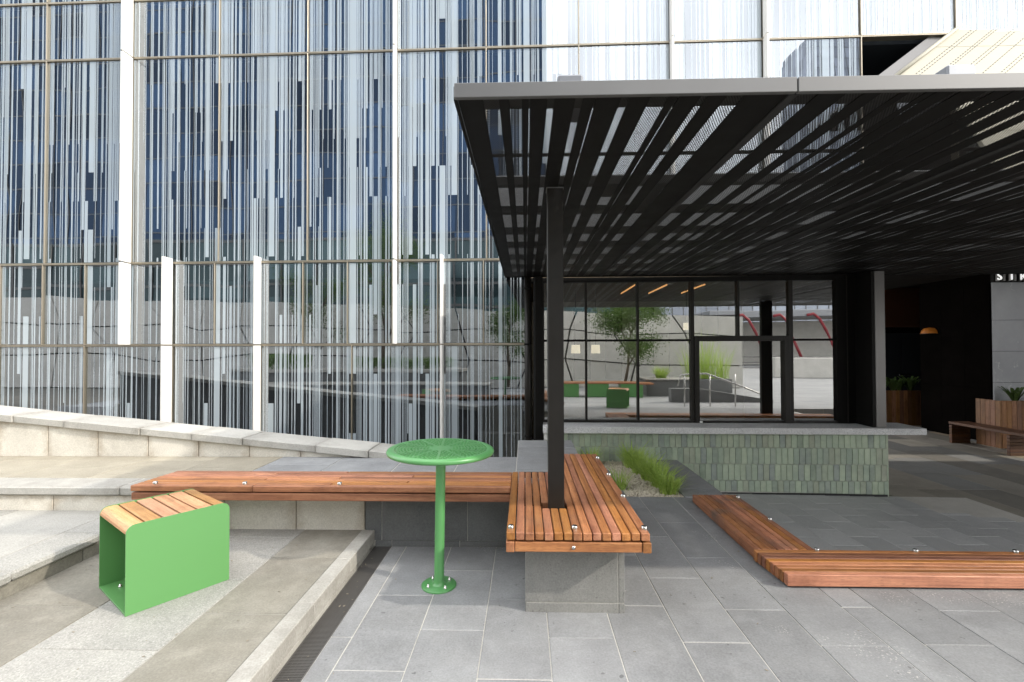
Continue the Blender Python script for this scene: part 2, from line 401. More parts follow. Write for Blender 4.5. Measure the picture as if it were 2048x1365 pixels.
def add_lathe(bm, prof, n=48, c=(0,0,0)):
    c = Vector(c); rings = [[bm.verts.new(c+Vector((r*math.cos(k*2*math.pi/n), r*math.sin(k*2*math.pi/n), z))) for k in range(n)] for r, z in prof]
    for r0, r1 in zip(rings, rings[1:]):
        for k in range(n): bm.faces.new((r0[k], r0[(k+1)%n], r1[(k+1)%n], r1[k]))
    return rings
def lathe(name, prof, mat, parent=None, at=(0,0,0), n=48, cap=True, smooth=True):
    bm = bmesh.new(); r = add_lathe(bm, prof, n)
    if cap: bm.faces.new(r[0][::-1]); bm.faces.new(r[-1])
    bmesh.ops.recalc_face_normals(bm, faces=bm.faces)
    o = mesh_obj(name, bm, mat, parent, at, smooth)
    return o

# ------------------------------------------------------------ ground levels
# lower ground sheet, reaching the horizon
bm = bmesh.new(); add_quad(bm, [(-300,-300,-.75),(300,-300,-.75),(300,300,-.75),(-300,300,-.75)])
tag(mesh_obj('ground', bm, FOOT), 'grey stone ground running out beyond the plaza', None, kind='structure')

def paving(name, label, parent_at, courses, mat, zfun, thick=.05, gap=.006, axis='y', names='paver'):
    """courses: list of (x0, x1, y_list) -> one object per stone"""
    root = thing(name, label, None, parent_at, kind='structure')
    for x0, x1, ys in courses:
        for ya, yb in zip(ys, ys[1:]):
            if yb-ya < .03: continue
            z = zfun((x0+x1)/2, (ya+yb)/2) + random.uniform(-.0012,.0012)
            mm = mat(x0, ya) if callable(mat) else mat
            o = box(names, x0+gap/2, x1-gap/2, ya+gap/2, yb-gap/2, z-thick, z, mm, root, bev=.0025)
    return root
def ycuts(y0, y1, step, phase):
    ys = [y0]; k = math.ceil((y0-phase)/step+.05)
    while phase+k*step < y1-.04: ys.append(phase+k*step); k += 1
    return ys+[y1]

# upper plaza (level zero): body, then bedding mortar, then pavers
bm = bmesh.new()
add_box(bm, -1.12, 2.215, 1.6, 5.33, -.74, -.052); add_box(bm, 2.215, 7.0, 1.6, 3.742, -.74, -.052)
add_box(bm, .60, 1.20, 5.33, 6.98, -.74, -.052)
tag(mesh_obj('plaza_base', bm, GROUT), 'pale mortar bed under the grey plaza paving', None, kind='structure')
cs = []
jx = [-.995,-.62,-.245,.13,.505,.88,1.255,1.63,2.005,2.21]
ph = [3.186,2.80,3.14,2.74,3.09,2.717,3.055,2.70,3.1]
cs.append((-1.118,-.995, ycuts(1.62,3.965,.62,2.72)))
for i in range(len(jx)-1):
    a, b = jx[i], jx[i+1]
    top = 3.965 if b <= .6 else 5.33
    cs.append((a, b, ycuts(1.62, top, .745, ph[i])))
x = 2.21; i = 0
while x < 6.6:
    cs.append((x, x+.375, ycuts(1.62,3.74,.745, 2.72+.35*(i%2)))); x += .375; i += 1
paving('plaza_paving', 'grey bluestone paving with pale joints in front of the benches', (0,2,0), cs, BLUE, lambda x,y: 0.0)
bm = bmesh.new(); add_box(bm, -1.12, 7.0, 1.6, 5.33, -.052, -.0045) if False else None
for r in ((-1.12,2.21,1.62,3.97),(.6,2.21,3.97,5.33),(2.21,6.6,1.62,3.74)): add_box(bm, *r[:4], -.05, -.0035)
tag(mesh_obj('paving_joint_mortar', bm, GROUT), 'cream joint mortar between the plaza pavers', None, kind='structure')
# plaza behind the photographer, one sheet with a joint pattern
def far_paving():
    m, t, b = nodes('far_plaza_paving')
    v, _ = coords(t, rnd=False, world=True)
    br = N(t,'ShaderNodeTexBrick'); L(t, v, br.inputs['Vector']); br.inputs['Scale'].default_value = 1.0
    br.inputs['Brick Width'].default_value = .75; br.inputs['Row Height'].default_value = .375; br.inputs['Mortar Size'].default_value = .004
    br.inputs['Color1'].default_value = (.27,.275,.28,1); br.inputs['Color2'].default_value = (.34,.34,.34,1); br.inputs['Mortar'].default_value = (.5,.48,.43,1)
    L(t, br.outputs[0], b.inputs['Base Color']); b.inputs['Roughness'].default_value = .7
    return m
bm = bmesh.new(); add_box(bm, -14, 40, -34, 1.6, -.74, -.002)
tag(mesh_obj('plaza', bm, far_paving()), 'grey paved plaza behind the photographer', None, kind='structure')

# lower plaza beyond the low deck
ZL = lambda x, y: -.455 - .012*(x-2.2)
cs = []; x = 2.24; i = 0
while x < 6.9:
    yb = 7.0
    if x > 5.3: yb = 6.35 - .42*(x-5.3)
    cs.append((x, x+.345, ycuts(3.76, yb, .46, 4.0+.23*(i%2)+.02*i))); x += .345; i += 1
paving('lower_paving', 'grey bluestone paving of the lower court before the green kiosk', (4,5,-.5), cs, BLUE_L, ZL, gap=.009)
bm = bmesh.new()
add_prism(bm, [(2.215,3.745,ZL(2.2,0)-.004),(9,3.745,ZL(9,0)-.004),(9,7.0,ZL(9,0)-.004),(2.215,7.0,ZL(2.2,0)-.004)], (0,0,-.2))
bmesh.ops.recalc_face_normals(bm, faces=bm.faces)
tag(mesh_obj('lower_mortar', bm, GROUT), 'pale mortar between the lower court pavers', None, kind='structure')
# stone footpath to the right of the kiosk
cs = []; x = 5.3; i = 0
while x < 14:
    wd = .62
    y0 = 7.0 if x < 5.3+.01 else max(3.8, 6.35-.42*(x-5.3)+.03)
    cs.append((x, x+wd, ycuts(min(y0,7.0), 15.5, random.choice((.8,1.0,1.25)), 7.02+random.choice((0,.4,.62))))); x += wd; i += 1
paving('footpath', 'mixed brown and grey flagstone footpath under the dark undercroft', (8,10,-.52), cs, FOOT, lambda x,y: ZL(min(x,6.5),0)-.004, gap=.008)
bm = bmesh.new(); add_box(bm, 5.3, 15, 3.8, 16, -.74, ZL(6.5,0)-.012)
tag(mesh_obj('footpath_mortar', bm, GROUT_D), 'mortar bed under the flagstone footpath', None, kind='structure')

# left landing
ZA = .125
cs = [(-3.20,-2.53, [1.5,2.05,2.78,3.45,4.0]), (-1.86,-1.372,[1.5,1.95,2.72,3.46,4.0])]
cg = [(-2.53,-1.86,[1.5,2.38,3.1,3.82,4.0])]
r = paving('landing', 'warm grey stone landing around the green stool', (-2.3,2.5,ZA), cs, LANDING, lambda x,y: ZA)
for x0, x1, ys in cg:
    for ya, yb in zip(ys, ys[1:]): box('granite_slab', x0+.003, x1-.003, ya+.003, yb-.003, ZA-.05, ZA+.0005, GRANITE, r)
bm = bmesh.new(); add_box(bm, -3.2, -1.372, 1.5, 4.0, -.74, ZA-.004)
tag(mesh_obj('landing_base', bm, GROUT_D), 'mortar bed of the landing', None, kind='structure')
# curb between landing and plaza
kb = thing('curb', 'pale sawn stone curb between the landing and the drain', 'curb', (-1.31,2.5,0))
ys = [1.5,2.08,2.83,3.42,3.968]
for a, b in zip(ys, ys[1:]):
    box('curb_stone', -1.37, -1.262, a+.002, b-.002, .03, .135, CAPST, kb, bev=.005)
    box('curb_stone', -1.368, -1.264, a-.1, b-.106, -.1, .027, CAPST, kb, bev=.003)
# drain
dr = thing('drain', 'long rusty brown slotted drain grate along the curb', 'drain', (-1.19,2.5,0))
box('channel', -1.262, -1.118, 1.5, 3.968, -.12, -.075, GASKET, dr, 0)
box('edge_angle', -1.262, -1.254, 1.5, 3.968, -.074, -.001, DRAIN, dr, .001); box('edge_angle', -1.126, -1.1185, 1.5, 3.968, -.074, -.001, DRAIN, dr, .001)
bm = bmesh.new(); y = 1.55
while y < 3.96: add_box(bm, -1.2535, -1.1265, y, y+.0058, -.03, -.003); y += .0118
for k in range(1,5):
    xx = -1.2535+.127*k/5; add_box(bm, xx-.0022, xx+.0022, 1.55, 3.96, -.034, -.006)
tag(mesh_obj('grate_bars', bm, DRAIN, dr), kind='stuff')

# upper landing at the far left, with rough granite edging and riser
ZU = .272
cs = []
for i,(a,b) in enumerate([(-8.2,-7.2),(-7.2,-6.2),(-6.2,-5.2),(-5.2,-4.35),(-4.35,-3.49)]):
    cs.append((a,b, ycuts(1.0,4.0,1.35,1.4+.55*(i%2))))
ul = paving('upper_landing', 'raised warm grey stone landing at the left edge', (-5,2.5,ZU), cs, UPPER, lambda x,y: ZU)
ys = [1.0,1.75,2.42,2.88,3.5,4.0]
for a, b in zip(ys, ys[1:]):
    box('edge_stone', -3.49, -3.175+random.uniform(-.008,.008), a+.003, b-.003, ZU-.062, ZU+.002, GRANITE, ul, bev=.016)
    box('riser_stone', -3.30, -3.203, a-.12, b-.128, ZA-.05, ZU-.066, LANDING, ul, bev=.004)
bm = bmesh.new(); add_box(bm, -8.2, -3.3, 1.0, 4.0, -.74, ZU-.004)
tag(mesh_obj('upper_landing_base', bm, GROUT_D), 'mortar bed of the raised landing', None, kind='structure')

# terrace behind the long bench
ZT = .482
cs = []
xs = [-9.0,-8.1,-7.2,-6.3,-5.5,-4.75,-4.0,-3.3,-2.62,-1.95,-1.28,-.68,-.09]
tr = thing('terrace', 'raised terrace of large stone slabs behind the long bench', None, (-3,4.5,ZT), kind='structure')
for i,(a,b) in enumerate(zip(xs,xs[1:])):
    mm = TERR_W if a < -2.7 else BLUE
    ys = ycuts(4.24, 5.12, .52, 4.62 if i%2 else 4.9) if a < -2.7 else ycuts(3.97, 5.12, .5, 4.75+.15*(i%2))
    for ya, yb in zip(ys, ys[1:]): box('slab', a+.004, b-.004, ya+.004, yb-.004, ZT-.05, ZT+random.uniform(-.001,.001), mm, tr, .003)
for a, b, ya, yb in ((-.09,.28,5.12,5.62),(-.09,.28,5.62,6.06),(.28,.585,5.12,5.62),(.28,.585,5.62,6.06),(-.09,.28,4.6,5.12),(.28,.585,4.9,5.12),(-.09,.28,4.17,4.6),(.28,.585,4.17,4.9)):
    box('slab', a+.004, b-.004, ya+.004, yb-.004, ZT-.05, ZT+random.uniform(-.001,.001), BLUE, tr, .003)
# nosing stones along the left front
xs = [-9.0,-7.6,-6.2,-4.82,-3.45,-2.9]
for a, b in zip(xs, xs[1:]): box('nosing_stone', a+.003, b-.003, 3.955, 4.236, ZT-.075, ZT+.001, CAPST, tr, .012)
bm = bmesh.new(); add_box(bm, -9, -.09, 4.06, 5.12, -.74, ZT-.004); add_box(bm, -.09, .583, 4.0, 6.05, -.74, ZT-.0045)
tag(mesh_obj('terrace_base', bm, GROUT), 'mortar bed and body of the terrace', None, kind='structure')
# retaining wall below the terrace: limestone blocks left, bluestone cladding right
rw = thing('retaining_wall', 'low wall of stained cream blocks and dark bluestone slabs under the long bench', 'wall', (-2.5,4.0,0))
xs = [-9.0,-8.2,-7.3,-6.4,-5.6,-4.92,-4.05,-3.22,-2.56,-1.94,-1.352]
for i,(a,b) in enumerate(zip(xs,xs[1:])):
    box('limestone_block', a+.003, b-.003, 3.985+random.uniform(-.002,.002), 4.06, -.1, ZT-.079 if a < -3.0 else .45, LIME, rw, .005)
xs = [-1.346,-1.205,-.485,.0]
for a, b in zip(xs, xs[1:]): box('bluestone_slab', a+.003, b-.003, 3.972, 4.06, .046, .455, BLUE_W, rw, .002)
xs = [-1.26,-1.12,-.55,.0]
for a, b in zip(xs, xs[1:]): box('plinth_slab', a+.003, b-.003, 3.968, 4.05, -.04, .043, BLUE_W, rw, .002)
box('mortar_backing', -1.34, .0, 3.978, 4.055, -.04, .452, GROUT, rw, 0)

# sloping wall behind the terrace
sw = thing('sloping_wall', 'cream block wall with a sloping grey coping rising to the left below the striped facade', 'wall', (-4,5.1,ZT))
ztop = lambda x: .535 - .0945*(x+1.44)
xb = -8.05
yF, yB = 5.09, 5.45
while xb < -1.0:
    a, b = xb, min(xb+.562, -1.25)
    za, zb = ztop(a)-.078, ztop(b)-.078
    if zb > ZT-.05 and b-a > .1:
        prism('limestone_block', [(a+.004,yF,ZT-.05),(b-.004,yF,ZT-.05),(b-.004,yF,zb),(a+.004,yF,za)], (0,.1,0), LIME, sw, .003)
    xb += .562
cx = [-8.6,-7.7,-6.9,-6.3,-5.60,-5.02,-4.18,-3.6,-3.05,-2.25,-1.68,-1.0]
for i,(a,b) in enumerate(zip(cx,cx[1:])):
    k = .012*(i%2)
    prism('coping_stone', [(a+.003,yF-.035-k,ztop(a)-.075),(b-.003,yF-.035-k,ztop(b)-.075),(b-.003,yF-.035-k,ztop(b)+k*.4),(a+.003,yF-.035-k,ztop(a)+k*.4)], (0,.43+k,0), CAPST, sw, .006)
prism('wall_core', [(-8.6,yF+.1,-.74),(-1.02,yF+.1,-.74),(-1.02,yF+.1,ztop(-1.02)-.079),(-8.6,yF+.1,ztop(-8.6)-.079)], (0,.22,0), BLUE_W, sw)

# ------------------------------------------------------------ striped glass facade
fa = thing('glass_building', 'tall curtain wall building of white striped reflective glass with white fins', 'building', (0,7.45,0), rot=math.radians(-.9), local=True)
rng = random.Random(5)
strips = []                     # (u0,u1,[(z0,z1)...])
u = -9.6
Q = .4715
while u < 8.6:
    r = rng.random()
    wd = rng.uniform(.005,.013) if r < .62 else rng.uniform(.015,.03) if r < .86 else rng.uniform(.038,.058) if r < .955 else rng.uniform(.085,.115)
    segs = []; z = -.8 - rng.random()*2*Q
    z = math.floor(z/Q)*Q + .31
    on = rng.random() < .6
    while z < 9.6:
        big = wd > .036
        n = (rng.randint(3,8) if big else rng.randint(6,24)) if on else (rng.randint(2,5) if big else rng.randint(1,3))
        if z > 4.6: on = True; n = rng.randint(7,14)
        if on: segs.append((z, z+n*Q))
        z += n*Q; on = not on
    strips.append((u, u+wd, segs))
    g = rng.random()
    if rng.random() < .5: strips.append((u+wd+.004, u+wd+.004+rng.uniform(.006,.02), [(rng.choice((4.08,4.55,5.02,5.5,5.97)), 9.6)]))
    u += wd + (rng.uniform(.006,.013) if g < .42 else rng.uniform(.014,.034) if g < .78 else rng.uniform(.04,.085))
def pane(u0, u1, z0, z1):
    bm = bmesh.new(); add_box(bm, -(u1-u0)/2, (u1-u0)/2, -.006, .006, -(z1-z0)/2, (z1-z0)/2)
    p = mesh_obj('pane', bm, GLASS, fa, ((u0+u1)/2, 0, (z0+z1)/2))
    p.rotation_euler = (math.radians(rng.uniform(-.16,.16)), 0, math.radians(rng.uniform(-.2,.2)))
    bm = bmesh.new()
    for a, b, sg in strips:
        a2, b2 = max(a,u0+.004), min(b,u1-.004)
        if b2-a2 < .003: continue
        for za, zb in sg:
            za, zb = max(za,z0+.004), min(zb,z1-.004)
            if zb-za > .02: add_box(bm, a2-(u0+u1)/2, b2-(u0+u1)/2, .0, .0015, za-(z0+z1)/2, zb-(z0+z1)/2)
    f = mesh_obj('frit_print', bm, FRIT, None, (0,0,0)); f.parent = p; f.location = (0,-.0085,0)
T = .014
rows = [(1.715,3.047),(3.047,6.415),(6.415,7.37),(7.37,9.6)]
mid = [-8.62+.7245*k for k in range(13)]; mid[-1] = .02
low = [-8.64,-7.17,-5.70,-4.235,-2.75,-1.295,.02]
upp = [-9.3,-7.87,-6.40,-4.94,-3.48,-2.035,-.60,.86,2.28,3.70,5.16,6.56,8.0]
def rowfill(us, z0, z1, skip=()):
    for i, (a, b) in enumerate(zip(us, us[1:])):
        if i in skip: continue
        pane(a+T/2+.004, b-T/2-.004, z0+.022, z1-.022)
    for a in us[:-1] if us is not upp else us:
        bm = bmesh.new(); h = z1-z0
        box('mullion', a-T/2, a+T/2, -.035, .09, z0+.012, z1-.012, CHAMP, fa, .002)
rowfill(low, -.75, 1.715); rowfill(mid, 1.715, 3.047)
rowfill(upp, 3.047, 6.415, skip=(10,)); rowfill(upp, 6.415, 7.37); rowfill(upp, 7.37, 9.6)
for z, e in ((1.715,.02),(3.047,8.0),(6.415,8.0),(7.37,8.0)):
    box('transom', -9.6, e, -.03, .09, z-.016, z-.003, CHAMP, fa, .002); box('transom', -9.6, e, -.026, .09, z+.003, z+.016, CHAMP, fa, .002)
def fin(u_, z0, z1, d=.235):
    box('fin', u_-.016, u_+.016, -d, -.036, z0+.006, z1-.006, FINW, fa, .002)
for u_, zz in ((-6.40,[(1.72,3.04),(3.05,6.41),(6.42,9.5)]),(-5.70,[(-.6,1.71),(1.72,3.12)]),(-4.235,[(-.6,1.71),(1.72,3.12)]),
               (-2.035,[(1.72,3.04),(3.05,6.41),(6.42,9.5)]),(-1.295,[(-.1,1.71),(1.72,3.12)]),(2.28,[(3.05,6.41),(6.42,9.5)]),(3.70,[(3.05,6.41),(6.42,9.5)])):
    for a, b in zz: fin(u_, a, b, .235 if u_ < -4.5 else .2 if u_ < -4 else .17)
box('fin_bracket', -1.29, -1.2, -.16, -.13, .02, .09, WHITEP, fa, .002)
# rooms behind the glass
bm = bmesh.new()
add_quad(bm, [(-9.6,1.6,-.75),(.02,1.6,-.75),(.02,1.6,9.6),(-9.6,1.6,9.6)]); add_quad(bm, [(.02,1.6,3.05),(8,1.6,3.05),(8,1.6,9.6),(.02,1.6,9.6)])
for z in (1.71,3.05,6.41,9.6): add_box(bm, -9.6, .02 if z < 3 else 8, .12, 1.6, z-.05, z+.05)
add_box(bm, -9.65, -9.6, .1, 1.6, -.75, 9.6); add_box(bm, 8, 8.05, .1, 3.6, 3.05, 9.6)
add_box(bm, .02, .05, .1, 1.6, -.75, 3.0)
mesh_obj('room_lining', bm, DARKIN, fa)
bm = bmesh.new(); add_box(bm, -9.6, .02, .1, 1.6, -.8, -.74)
mesh_obj('base_slab', bm, BLUE_W, fa)

# ------------------------------------------------------------ kiosk
ki = thing('kiosk', 'low serving kiosk clad in green upright tiles with dark framed glazing and a granite counter', 'kiosk', (0,7.45,0), rot=math.radians(-.9), local=True)
KB = -.40
box('wall_core', .30, 5.2, KB+.012, .5, -.75, .40, GROUT, ki, 0)
box('black_skirting', .31, 5.19, KB+.006, KB+.02, -.75, -.452, GASKET, ki, 0)  # black strip below the tiles
tw, th = .0825, .236
zrows = [.404, .404-.205, .404-.205-th, .404-.205-2*th, .404-.205-3*th]
for ri in range(4):
    zt, zb = zrows[ri], zrows[ri+1]
    uu = .30
    off = [0,.03,.012,.05][ri]
    edges = [.30]+[.30+off+k*tw for k in range(0 if off>.02 else 1,80) if .30+off+k*tw < 5.2-.02]+[5.2]
    for a, b in zip(edges, edges[1:]):
        if b-a < .012: continue
        zlo = zb
        if ri == 3: zlo = max(zb, ZL(a,0)+.028)
        y = KB + random.uniform(-.0015,.0015)
        box('tile', a+.0025, b-.0025, y, y+.012, zlo+.0025, zt-.0025, TILE, ki, .002)
ru = ri = 0
for ri in range(4):                 # return side
    zt, zb = zrows[ri], zrows[ri+1]
    yy = KB+.014
    while yy < .4: box('tile', 5.2, 5.212, yy, min(yy+tw-.004,.4), max(zb,-.5)+.002, zt-.002, TILE, ki, .002); yy += tw
ct = box('counter', .27, 5.66, -.5, .045, .41, .50, MARBLE, ki, .004)
# glazing frames
def mull(a, b, z0, z1, y0=-.05, y1=.06): box('mullion', a, b, y0, y1, z0, z1, BRONZE, ki, .002)
box('bottom_rail', .27, 4.72, -.052, .06, .501, .535, BRONZE, ki, .002)
box('head_rail', .05, 5.0, -.05, .06, 2.672, 2.745, BLACKM, ki, .002)
box('transom', .2, 2.60, -.048, .058, 1.752, 1.782, BLACKM, ki, .002); box('transom', 4.08, 4.72, -.048, .058, 1.752, 1.782, BLACKM, ki, .002)
for a, b in ((.18,.30),(.935,.965),(1.73,1.76)): mull(a,b,.536,2.671)
mull(2.545,2.60,.536,2.671); mull(4.02,4.08,.536,2.671); mull(3.25,3.285,1.83,2.671)
wf = box('window_frame', 2.601,2.665,-.075,.05,.503,1.83, BRONZE, ki, .003)
box('window_frame', 3.94,4.019,-.075,.05,.503,1.83, BRONZE, ki, .003); box('window_frame', 2.666,3.939,-.075,.05,1.75,1.83, BRONZE, ki, .003)
box('latch', 2.66, 2.70, -.09, -.076, .505, .535, WHITEP, ki, .002)
box('dark_panel', 4.72, 5.02, -.06, .06, .501, 2.745, BLACKM, ki, .003); box('dark_panel', 4.86, 4.872, -.075, -.06, .501, 2.745, BRONZE, ki, .001)
def kpane(a, b, z0, z1):
    bm = bmesh.new(); add_box(bm, -(b-a)/2,(b-a)/2,-.005,.005,-(z1-z0)/2,(z1-z0)/2)
    p = mesh_obj('pane', bm, GLASSK, ki, ((a+b)/2, 0, (z0+z1)/2)); p.rotation_euler = (math.radians(rng.uniform(-.05,.05)),0,math.radians(rng.uniform(-.12,.12)))
for a, b in ((.302,.933),(.967,1.728),(1.762,2.543)): kpane(a,b,.538,1.75); kpane(a,b,1.784,2.67)
kpane(2.668,3.937,.508,1.748); kpane(2.603,3.248,1.832,2.67); kpane(3.287,4.018,1.832,2.67)
kpane(4.082,4.718,.538,1.75); kpane(4.082,4.718,1.784,2.67)
# pillar on the counter
box('pillar', 5.03, 5.17, -.42, -.08, .501, 2.745, PILLAR, ki, .004)
box('pillar_web', 4.985, 5.0285, -.415, .0, .501, 2.745, BLACKM, ki, .002)
# interior
bm = bmesh.new()
add_quad(bm, [(.05,4.0,-.5),(5.1,4.0,-.5),(5.1,4.0,2.9),(.05,4.0,2.9)])
mesh_obj('back_wall', bm, PLASTER, ki)
box('interior_floor', .05, 5.1, .06, 4.0, -.6, -.5, FOOT, ki, 0)
box('interior_ceiling', .05, 5.1, .07, 4.0, 2.76, 2.8, CEILW, ki, 0)
box('side_wall', 5.1, 5.18, .07, 4.0, -.5, 2.8, DARKIN, ki, 0); box('side_wall', .055, .1, .07, 4.0, -.5, 2.8, DARKIN, ki, 0)
box('back_counter', .6, 4.2, 2.6, 3.2, -.5, .42, PLASTER, ki, .01)
for k in range(6): box('wall_panel', .35+k*.75, .75+k*.75, 3.93, 3.98, .9, 2.6, DARKIN, ki, .005)
for li, (px, pz, r_, h_) in enumerate(((.62,1.55,.085,.16),(.95,1.55,.085,.16),(1.32,1.55,.085,.16),(3.0,1.98,.06,.13))):
    l = thing('pendant_lamp', ('leftmost cream drum pendant lamp inside the kiosk beside the black post','middle cream drum pendant lamp of the three inside the kiosk','rightmost cream drum pendant lamp of the three inside the kiosk')[li] if px < 2 else 'small glowing drum pendant lamp hanging above the kiosk counter', 'lamp', (px,7.45+1.5-.0157*px,pz), 'row of pendant lamps inside the kiosk' if px < 2 else None)
    lathe('lamp_shade', [(r_,0),(r_*.93,h_)], LAMP, l, (px,7.45+1.5-.0157*px,pz), 20)
    tube('cord', [(px,7.45+1.5-.0157*px,pz+h_),(px,7.45+1.5-.0157*px,2.76)], .006, GASKET, l, 6)
for a in (1.9,2.45,3.1): box('led_strip', a, a+.012, .9, 2.2, 2.735, 2.758, LED, ki, 0)

# drainpipe and corner post at the facade end
pp = thing('drainpipe', 'dark round drainpipe at the corner between facade and kiosk', 'pipe', (.05,7.25,-.5))
tube('pipe', [(.045,7.26,-.6),(.045,7.26,2.74)], .052, BRONZE, pp, 20)
for z in (.3,1.7,2.55): tube('pipe_clip', [(.045,7.26,z),(.045,7.26,z+.03)], .057, BLACKM, pp, 20)
po = thing('corner_post', 'square black corner post beside the drainpipe', 'post', (.22,7.2,-.5))
box('shaft', .155, .272, 7.18, 7.30, -.6, 2.74, BLACKM, po, .004)
box('bracket', .13, .155, 7.22, 7.27, -.6, 2.74, GASKET, po, .002)
so_ = thing('socket_box', 'small pale outlet plate beside the kiosk counter', 'socket', (.29,6.9,.33))
box('plate', .275, .325, 7.02, 7.035, .30, .40, WHITEP, so_, .002)

# ------------------------------------------------------------ canopy
ca = thing('canopy', 'flat dark steel canopy with slotted perforated soffit and grey fascia on one post', 'canopy', (.21,3.29,2.75))
X0, X1, Y0, Y1 = -.305, 12.5, 2.055, 7.33
op = [(-.182,-.112),(-.066,-.01),(.02,.027),(.103,.134),(.227,.259),(.312,.319),(.429,.464),(.557,.636),(.674,.681),(.776,.806),(.889,.965),
      (1.20,1.28),(1.40,1.475),(1.55,1.63),(1.67,1.74),(1.775,1.782),(1.86,1.885),(1.995,2.03),(2.105,2.112),(2.20,2.225)]
r2 = random.Random(4); x = 2.33
while x < 12.2:
    if abs((x-1.17)/1.475-round((x-1.17)/1.475)) < .06: x += .16; continue
    wd = r2.choice((.007,.03,.035,.075,.08,.1,.025)); op.append((x,x+wd)); x += wd+r2.uniform(.05,.14)
xs = [X0+.012]+[v for p in op for v in p]+[X1]
for a, b in zip(xs[0::2], xs[1::2]):
    box('soffit_slat', a, b, Y0+.02, Y1-.02, 2.752, 2.755, BLACKM, ca, 0)
bars = [(Y0+.021,2.186),(2.69,2.735),(3.215,3.262),(3.885,3.93),(4.58,4.625),(5.205,5.25),(5.91,5.955),(6.61,6.655),(7.26,7.31)]
for a, b in bars: box('cross_bar', X0+.012, X1, a, b, 2.7572, 2.760, BLACKM, ca, 0)
for i in range(45):                 # blanked lengths of slot
    k = r2.randint(2,7); a, b = r2.choice(op)
    ya, yb = bars[k][1], bars[k+1][0]
    if r2.random() < .5: yb = ya+(yb-ya)*r2.uniform(.3,.7)
    box('blanking_plate', a-.004, b+.004, ya, yb, 2.7603, 2.762, BLACKM, ca, 0)
bm = bmesh.new(); add_box(bm, X0+.02, X1, Y0+.03, Y1-.03, 2.7556, 2.7566)
mesh_obj('perforated_sheet', bm, PERF, ca)
box('fascia', X0, 1.166, Y0-.012, Y0+.012, 2.742, 2.806, FASCIA, ca, .002); box('fascia', 1.172, X1, Y0-.012, Y0+.012, 2.742, 2.806, FASCIA, ca, .002)
box('side_edge', X0-.006, X0+.010, Y0+.013, Y1, 2.742, 2.806, BLACKM, ca, .002)
box('rear_edge', X0+.012, X1, Y1-.018, Y1, 2.742, 2.806, BLACKM, ca, .002)
for x in (1.169,2.645,4.12,5.6): box('panel_joint_channel', x-.02, x+.02, Y0+.02, Y1-.02, 2.744, 2.7515, GASKET, ca, 0)
box('roof_sheet', X0+.03, X1, 3.235, Y1-.03, 2.828, 2.833, OPAL, ca, 0)
for y in (3.25,3.91,4.605,5.23,5.935,6.635,7.27): box('rafter', X0+.03, X1, y-.012, y+.022, 2.770, 2.825, BLACKM, ca, .002)
box('shade_deck', 12.6, 20, Y0+.02, Y1-.02, 2.78, 2.86, BLACKM, ca, .002)  # unseen extension added to keep the right-hand bench in shade
box('post', .155, .263, 3.236, 3.344, 0.0, 2.751, BRONZE, ca, .004)
box('post', 5.45, 5.70, 3.236, 3.344, -.5, 2.751, BRONZE, ca, .004)
box('post_cap', .150, .268, 3.231, 3.349, 2.744, 2.7508, FASCIA, ca, .001)
b1 = thing('roof_block', 'grey metal block on the canopy roof near its left corner', 'ballast block', (.23,2.3,2.81))
box('block', .16, .285, 2.26, 2.44, 2.808, 2.965, paint('weathered_lead', (.20,.21,.235), .6, dirt=.3, scale=25), b1, .012)
b2 = thing('roof_block', 'galvanised metal block on the canopy roof by the cream soffit', 'ballast block', (2.0,2.3,2.81))
box('block', 1.93, 2.06, 2.20, 2.5, 2.808, 2.94, GALV, b2, .008)

# ------------------------------------------------------------ timber benches
def stud(x, y, z, parent):
    lathe('skate_stud', [(.0175,0),(.0175,.017),(.014,.021),(.001,.021)], STEEL, parent, (x,y,z), 16, cap=False)
sb = thing('slatted_bench', 'raised slatted timber bench on a bluestone plinth around the black canopy post', 'bench', (.3,3.6,0))
p = .0562; x = -.113
for i in range(15):
    a, b = x+i*p, x+i*p+.0495
    y1 = 4.165 if a < .26 else 4.885
    j = random.uniform(-.004,.004)
    if b > .155 and a < .262:
        box('slat', a, b, 2.80+j, 3.231, .524, .57, WOOD_Y, sb, .005)
        box('slat', a, b, 3.35, y1, .524, .57, WOOD_Y, sb, .005)
    else: box('slat', a, b, 2.80+j, y1+j, .524, .57+random.uniform(-.001,.001), WOOD_Y, sb, .005)
box('end_rail', -.064, .68, 2.805, 2.862, .455, .513, WOOD_X, sb, .004)
for a, b, y1 in ((-.115,-.067,4.16),(.683,.732,4.88)): box('side_rail', a, b, 2.80, y1, .453, .515, WOOD_Y, sb, .004)
lathe('rail_bolt', [(.011,0),(.011,.004),(.001,.005)], STEEL, sb, (.28,2.803,.484), 12, cap=False).rotation_euler = (math.pi/2,0,0)
for y in (3.6,4.3): box('support_bar', -.06, .68, y, y+.05, .46, .523, BLACKM, sb, .002)
box('plinth_face', .0, .572, 3.0, 3.03, .063, .453, BLUE_D, sb, .002); box('plinth_face', .0, .572, 2.998, 3.03, -.02, .057, BLUE_D, sb, .002)
box('plinth_corner', .580, .614, 2.999, 4.8, .063, .453, BLUE_D, sb, .002); box('plinth_corner', .580, .615, 2.998, 4.8, -.02, .057, BLUE_D, sb, .002)
box('plinth_core', .004, .610, 3.004, 4.8, -.02, .4525, GROUT, sb, 0)
box('plinth_side', -.004, .0035, 3.001, 3.97, -.02, .453, BLUE_D, sb, .001)
for sx, sy in ((-.088,2.865),(.293,2.865),(.705,2.865),(.706,3.48),(.706,4.07),(.706,4.68)): stud(sx, sy, .57, sb)

